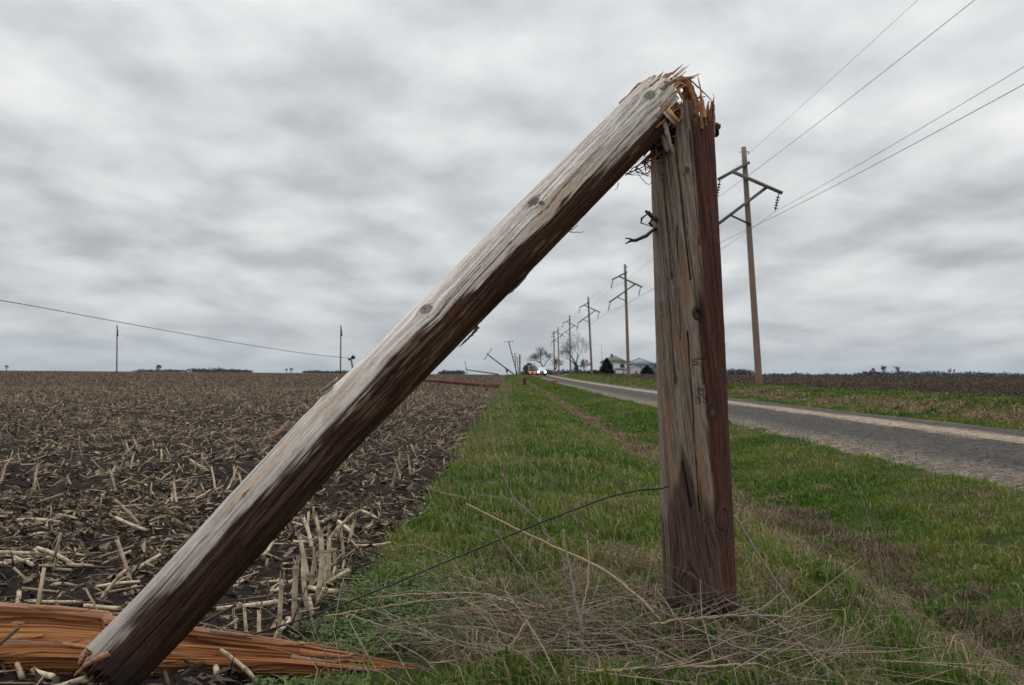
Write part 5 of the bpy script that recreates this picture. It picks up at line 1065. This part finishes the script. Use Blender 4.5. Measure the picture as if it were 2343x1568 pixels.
wood(1655, 1735, 1200, 3.0, 11.0, 2600, 6, 'low grey wood on the right horizon beside the nearest power line pole')
wood(1735, 1990, 1350, 1.0, 6.5, 4500, 9, 'thin low hedge along the right horizon')
wood(1980, 2380, 1250, 3.5, 11.0, 9000, 7, 'long grey wood along the far right horizon')
def evergreen(name, label, base, h, w, seed, n=9000, blunt=0.0):
    r = np.random.default_rng(seed); th = thing(name, label, 'tree' if 'tree' in name else 'shrub', base, 'evergreens by the farm'); m = MB(); m.tube([base - np.array([0, 0, .2]), base + np.array([0, 0, h * .8])], [0.16, 0.03], 7, (0.05, 0.035, 0.03)); m.build('trunk', M_BARK, th)
    f = r.random(n) ** 1.35; R_ = w / 2 * np.where(f < 0.2, 0.82 + 0.9 * f, (1 - ((f - .2) / .8) ** (1.5 + blunt))) * (0.75 + 0.25 * r.random(n)); a = r.random(n) * 6.283; R_ = R_ * (0.86 + 0.28 * vn(a * 2.2, f * 7, seed)) * np.sqrt(0.35 + 0.65 * r.random(n))
    c = np.stack([R_ * np.cos(a), R_ * np.sin(a), 0.1 + f * h * 0.98], -1) + base; d = np.stack([np.cos(a), np.sin(a), 0.2 * r.standard_normal(n) - 0.2], -1); s_ = 0.22 + 0.2 * r.random(n)
    t_ = np.stack([-np.sin(a), np.cos(a), 0.4 * r.standard_normal(n)], -1); V = np.stack([c - t_ * (s_ * .6)[:, None], c + d * s_[:, None] * 1.3, c + t_ * (s_ * .6)[:, None]], 1).reshape(-1, 3)
    m = MB(); m.add(V, None, np.arange(3 * n).reshape(-1, 3), np.repeat(lerp((0.010, 0.020, 0.013), (0.028, 0.042, 0.026), r.random(n)), 3, 0)); m.build('foliage', M_NEEDLE, th); return th
evergreen('evergreen_tree', 'tall pointed dark evergreen in front of the white farmhouse', gnd(1388, 385), 6.8, 6.2, 1)
evergreen('evergreen_tree', 'squat dark evergreen in front of the barn', gnd(1481, 385), 3.9, 5.4, 2, 7000, 0.8)
evergreen('evergreen_shrub', 'low dark round shrub left of the pointed evergreen', gnd(1362, 380), 1.9, 6.6, 3, 6000, 1.5)

# ------------------------------------------------------------------ farm buildings
WHITE = (0.60, 0.60, 0.58)
hb = gnd(1404, 410); hb[2] -= 0.2; hx, hy, hz = hb; hw, hdp, hh_ = 10.2, 9.0, 5.7
th = thing('farmhouse', 'white two storey farmhouse with a grey brown hipped roof', 'house', hb)
m = MB(); m.box((hx, hy, hz + hh_ / 2), (hw, hdp, hh_), 0, WHITE); m.build('wall', M_PAINT, th)
ov = 0.55; zt = hz + hh_ + 0.01; a = [(hx - hw / 2 - ov, hy - hdp / 2 - ov, zt), (hx + hw / 2 + ov, hy - hdp / 2 - ov, zt), (hx + hw / 2 + ov, hy + hdp / 2 + ov, zt), (hx - hw / 2 - ov, hy + hdp / 2 + ov, zt), (hx - 0.7, hy, zt + 2.75), (hx + 0.7, hy, zt + 2.75)]
m = MB(); m.add(a, [[0, 1, 5, 4], [2, 3, 4, 5], [3, 2, 1, 0]], [[1, 2, 5], [3, 0, 4]], (0.20, 0.19, 0.165)); rf = m.build('roof', M_LINE, th)
m = MB(); m.box((hx - 0.9, hy - .6, zt + 2.6), (0.8, 0.8, 1.3), 0, (0.12, 0.09, 0.075)); m.box((hx - 0.9, hy - .6, zt + 3.32), (0.95, 0.95, 0.14), 0, (0.15, 0.12, 0.1)); m.build('chimney', M_LINE, th)
def window(x, z, w, h_, par, y): 
    MB().box((x, y - 0.05, z), (w + 0.24, 0.08, h_ + 0.24), 0, (0.68, 0.68, 0.66)).build('window_frame', M_PAINT, par); m = MB(); m.box((x, y - 0.11, z), (w, 0.05, h_), 0, (0.03, 0.035, 0.04)); m.build('window', M_GLASS, par)
yf = hy - hdp / 2
window(hx + 3.1, hz + 4.35, 1.7, 1.6, th, yf); window(hx - 4.3, hz + 4.35, 0.7, 1.5, th, yf); window(hx - 1.4, hz + 4.35, 1.2, 1.5, th, yf)
for dx in (1.0, 1.95, 2.9, 3.75): window(hx + dx, hz + 1.6, 0.55, 0.8, th, yf)
MB().box((hx + 2.4, yf - 0.55, hz + 2.45), (4.4, 1.1, 0.12), 0, (0.45, 0.45, 0.43)).build('porch_roof', M_PAINT, th)
# garage
gb = gnd(1452, 402); gb[2] -= 0.2; gx_, gy0, gz_ = gb; th = thing('garage', 'low white gabled garage between the farmhouse and the barn', 'garage', gb)
def gable(m, x, y, z, w, d, h_, rise_, col): 
    V = [(x - w / 2, y - d / 2, z), (x + w / 2, y - d / 2, z), (x + w / 2, y - d / 2, z + h_), (x, y - d / 2, z + h_ + rise_), (x - w / 2, y - d / 2, z + h_), (x - w / 2, y + d / 2, z), (x + w / 2, y + d / 2, z), (x + w / 2, y + d / 2, z + h_), (x, y + d / 2, z + h_ + rise_), (x - w / 2, y + d / 2, z + h_)]
    m.add(V, [[0, 1, 2, 4], [5, 9, 7, 6], [0, 4, 9, 5], [1, 6, 7, 2]], [[4, 2, 3], [9, 8, 7]], col)
m = MB(); gable(m, gx_, gy0, gz_, 9.0, 8, 2.7, 1.5, WHITE); m.build('wall', M_PAINT, th)
m = MB()
for sgn in (-1, 1):
    x1 = gx_ + sgn * 4.9; V = [(gx_, gy0 - 4.3, gz_ + 4.27), (x1, gy0 - 4.3, gz_ + 2.64), (x1, gy0 + 4.3, gz_ + 2.64), (gx_, gy0 + 4.3, gz_ + 4.27)]; V = V + [(p[0], p[1], p[2] + 0.14) for p in V]
    m.add(V, [[0, 1, 2, 3], [7, 6, 5, 4], [0, 4, 5, 1], [1, 5, 6, 2], [2, 6, 7, 3], [3, 7, 4, 0]], None, (0.38, 0.4, 0.42))
m.build('roof', M_PAINT, th); MB().box((gx_ + 0.2, gy0 - 4.05, gz_ + 1.1), (0.9, 0.1, 2.1), 0, (0.11, 0.11, 0.12)).build('door', M_PAINT, th); MB().box((gx_ + 3.0, gy0 - 4.04, gz_ + 1.9), (1.6, 0.08, 0.8), 0, (0.05, 0.05, 0.055)).build('window', M_GLASS, th)
m = MB(); m.box((gx_ - 5.9, gy0, gz_ + 1.3), (2.8, 6, 2.6), 0, WHITE); m.build('annex', M_PAINT, th); MB().box((gx_ - 5.9, gy0, gz_ + 2.9), (3.1, 6.4, 0.6), 0, (0.25, 0.25, 0.25)).build('annex_roof', M_LINE, th)
# barn behind
bb = gnd(1463, 450); bb[2] -= 0.2; bx_, by_, bz_ = bb; th = thing('barn', 'blue grey metal barn with a pale pointed roof behind the garage', 'barn', bb)
m = MB(); k = 22; an = np.arange(k) * 2 * math.pi / k; R_ = 8.3
m.tube([(bx_, by_, bz_), (bx_, by_, bz_ + 5.2)], R_, 24, (0.20, 0.24, 0.29)); m.build('wall', M_PAINT, th)
m = MB(); m.tube([(bx_, by_, bz_ + 5.2), (bx_, by_, bz_ + 8.1)], [R_ + 0.3, 0.5], 24, (0.30, 0.34, 0.38)); 
for j in range(24): a_ = (j + .5) * 2 * math.pi / 24; m.beam((bx_ + (R_ + .2) * math.cos(a_), by_ + (R_ + .2) * math.sin(a_), bz_ + 5.26), (bx_ + .5 * math.cos(a_), by_ + .5 * math.sin(a_), bz_ + 8.16), 0.12, 0.10, (0.2, 0.24, 0.28))
m.build('roof', M_PAINT, th); m = MB(); m.tube([(bx_, by_, bz_ + 8.05), (bx_, by_, bz_ + 8.5)], [0.6, 0.35], 12, (0.25, 0.28, 0.32)); m.build('vent_cap', M_PAINT, th)
# antenna mast
ab = gnd(1379, 430); m = MB(); tp = P(1376, 786, 430); m.tube([ab, tp], [0.13, 0.08], 5, (0.17, 0.17, 0.18))
for zf in (0.55, 0.7, 0.85): q_ = ab + (tp - ab) * zf; m.beam(q_ - (0.35, 0, 0), q_ + (0.35, 0, 0), 0.06, 0.06, (0.17, 0.17, 0.18))
tag(m.build('antenna_mast', M_WIRE), 'slim grey antenna mast rising behind the farmhouse', 'antenna')

# ------------------------------------------------------------------ vehicles
M_HEAD = mat_emit('headlamp', (1.0, 0.97, 0.62), 5.0); M_TAIL = mat_emit('tail_lamp', (1.0, 0.16, 0.07), 1.1); M_BEACON = mat_emit('beacon_lamp', (0.9, 0.3, 0.3), 0.4)
def wheel(x, y, z, par, r0=0.38, w=0.26):
    m = MB(); m.tube([(x - w / 2, y, z + r0), (x + w / 2, y, z + r0)], r0, 16, (0.02, 0.02, 0.02)); wh = m.build('wheel', M_DARK, par); m = MB(); m.tube([(x - w / 2 - .01, y, z + r0), (x + w / 2 + .01, y, z + r0)], r0 * .55, 12, (0.4, 0.4, 0.4)); rim = m.build('rim', M_WIRE, None); rim.parent = wh; rim.location = -np.array(par.location)
def loft(m, secs, col):
    n = len(secs[0]); V = np.vstack(secs); i = np.arange(len(secs) - 1)[:, None] * n; j = np.arange(n)[None]; Q = np.stack([i + j, i + (j + 1) % n, i + n + (j + 1) % n, i + n + j], -1).reshape(-1, 4); m.add(V, Q, None, col); b0 = m.n - len(V)
    c0 = np.vstack([V[:n].mean(0), V[-n:].mean(0)]); m.add(c0, None, None, col); k0 = m.n - 2
    m.Ft.append(np.array([[k0, b0 + (q_ + 1) % n, b0 + q_] for q_ in range(n)] + [[k0 + 1, b0 + len(V) - n + q_, b0 + len(V) - n + (q_ + 1) % n] for q_ in range(n)]))
def sec(x, y, z, w, h_, rd=0.12): 
    w2 = w / 2; return np.array([(x - w2 + rd, y, z), (x + w2 - rd, y, z), (x + w2, y, z + rd), (x + w2, y, z + h_ - rd), (x + w2 - rd, y, z + h_), (x - w2 + rd, y, z + h_), (x - w2, y, z + h_ - rd), (x - w2, y, z + rd)])
cb = gnd(1240, 214); cb[2] = float(H(cb[0], cb[1], False)) + 0.01; cx, cy, cz = cb
th = thing('pickup', 'white pickup with bright headlights coming down the road', 'pickup', cb)
m = MB(); loft(m, [sec(cx, cy, cz + .42, 1.8, .62), sec(cx, cy + .15, cz + .36, 1.9, .74), sec(cx, cy + 1.3, cz + .36, 1.92, .80), sec(cx, cy + 5.2, cz + .36, 1.92, .80)], (0.72, 0.72, 0.70)); m.build('body', M_PAINT, th)
m = MB(); loft(m, [sec(cx, cy + 1.25, cz + 1.1, 1.74, .1, .04), sec(cx, cy + 1.95, cz + 1.1, 1.5, .72), sec(cx, cy + 3.2, cz + 1.1, 1.5, .72), sec(cx, cy + 3.5, cz + 1.1, 1.7, .1, .04)], (0.62, 0.63, 0.62)); m.build('cab', M_PAINT, th)
m = MB(); m.add([(cx - .78, cy + 1.30, cz + 1.2), (cx + .78, cy + 1.30, cz + 1.2), (cx + .62, cy + 1.86, cz + 1.74), (cx - .62, cy + 1.86, cz + 1.74)], [[0, 1, 2, 3]], None, (0.16, 0.22, 0.22)); m.build('windscreen', M_GLASS, th)
MB().box((cx, cy - .02, cz + .82), (0.95, .06, .32), 0, (0.03, 0.03, 0.03)).build('grille', M_DARK, th); MB().box((cx, cy - .05, cz + .47), (1.86, .16, .22), 0, (0.05, 0.05, 0.05)).build('bumper', M_DARK, th); MB().box((cx, cy - .14, cz + .5), (0.32, .02, .15), 0, (0.25, 0.2, 0.28)).build('number_plate', M_PAINT, th)
for sgn in (-1, 1):
    m = MB(); m.tube([(cx + sgn * .72, cy - .08, cz + .84), (cx + sgn * .72, cy + .05, cz + .84)], [0.23, 0.2], 14, (1, 1, .8)); m.build('headlight', M_HEAD, th)
    m = MB(); m.box((cx + sgn * 1.05, cy + 1.5, cz + 1.25), (.2, .1, .24), 0, (0.08, 0.08, 0.07)); m.build('mirror', M_DARK, th)
    for dy in (.95, 4.2): wheel(cx + sgn * .8, cy + dy, cz, th)
m = MB(); m.box((cx, cy + 2.5, cz + 1.9), (.9, .25, .14), 0, (0.4, 0.12, 0.1)); m.build('roof_beacon', M_BEACON, th)
tb_ = gnd(1218.5, 262); tb_[2] = float(H(tb_[0], tb_[1], False)) + 0.01; tx, ty, tz = tb_
th = thing('utility_truck', 'flatbed utility truck with red tail lights stopped beside the pickup', 'truck', tb_)
MB().box((tx, ty + 3.5, tz + .85), (2.1, 7.0, .25), 0, (0.06, 0.06, 0.06)).build('chassis', M_DARK, th)
m = MB(); m.box((tx, ty + 2.4, tz + 1.05), (2.4, 4.8, .12), 0, (0.35, 0.33, 0.3)); m.box((tx, ty + .02, tz + .86), (2.42, .08, .3), 0, (0.5, 0.5, 0.5)); m.build('flatbed', M_PAINT, th)
m = MB(); loft(m, [sec(tx, ty + 5.0, tz + .9, 2.2, 1.75), sec(tx, ty + 6.6, tz + .9, 2.2, 1.75), sec(tx, ty + 7.4, tz + .9, 2.1, 1.0)], (0.28, 0.26, 0.23)); m.build('cab', M_PAINT, th)
m = MB()
for j in range(7): m.tube([(tx - .7 + .22 * j, ty + .5, tz + 1.3 + .12 * (j % 2)), (tx - .7 + .22 * j, ty + 4.4, tz + 1.3 + .12 * (j % 2))], 0.14, 9, ((0.20, 0.11, 0.07), (0.14, 0.09, 0.07), (0.30, 0.16, 0.09))[j % 3])
m.build('pole_load', M_LINE, th)
m = MB(); m.tube([(tx - .15, ty + 4.3, tz + 1.1), (tx - .15, ty + 4.3, tz + 2.5), (tx - .1, ty + 2.6, tz + 3.0), (tx - .05, ty + 1.2, tz + 2.7)], [.26, .22, .17, .12], 8, (0.30, 0.27, 0.22)); m.box((tx - .1, ty + 3.7, tz + 2.3), (1.3, .8, .5), 0, (0.2, 0.18, 0.15)); m.build('crane_boom', M_PAINT, th)
for sgn in (-1, 1):
    m = MB(); m.tube([(tx + sgn * .62, ty - .1, tz + .58), (tx + sgn * .62, ty + .0, tz + .58)], .22, 12, (1, .3, .2)); m.build('tail_light', M_TAIL, th)
    m = MB(); m.tube([(tx + sgn * .55, ty + 3.2, tz + 3.05), (tx + sgn * .55, ty + 3.4, tz + 3.05)], .2, 10, (0.03, 0.04, 0.03)); m.build('work_lamp', M_DARK, th)
    m = MB(); m.box((tx + sgn * 1.38, ty + 6.5, tz + 1.9), (.2, .2, .5), 0, (0.03, 0.03, 0.03)); m.build('mirror', M_DARK, th)
    for dy in (1.2, 2.4, 6.3): wheel(tx + sgn * .95, ty + dy, tz, th, .48, .3)
# cut logs on the near road edge
for u, y, ln, rz, lb in ((1267, 118, 1.0, -0.35, 'short orange log lying on the near edge of the road'), (1233, 185, 1.3, 0.1, 'small pale orange log lying in the grass before the pickup')):
    p = gnd(u + 0, y); z = p[2] + 0.17; d = np.array([math.cos(rz), math.sin(rz), 0.0]) * ln / 2; m = MB(); k = 8; f = np.linspace(-1, 1, k)[:, None]
    m.tube(p * (1, 1, 0) + (0, 0, z) + d * f, 0.17 * (1 + 0.06 * np.random.default_rng(3).standard_normal(k)), 12, lerp((0.36, 0.18, 0.09), (0.24, 0.11, 0.055), np.linspace(0, 1, k))); m.tube([p * (1, 1, 0) + (0, 0, z) + d * 0.98, p * (1, 1, 0) + (0, 0, z) + d * 1.03], [0.18, 0.15], 10, (0.16, 0.07, 0.04))
    tag(m.build('cut_log', M_FRESH), lb, 'log', 'cut logs by the road')
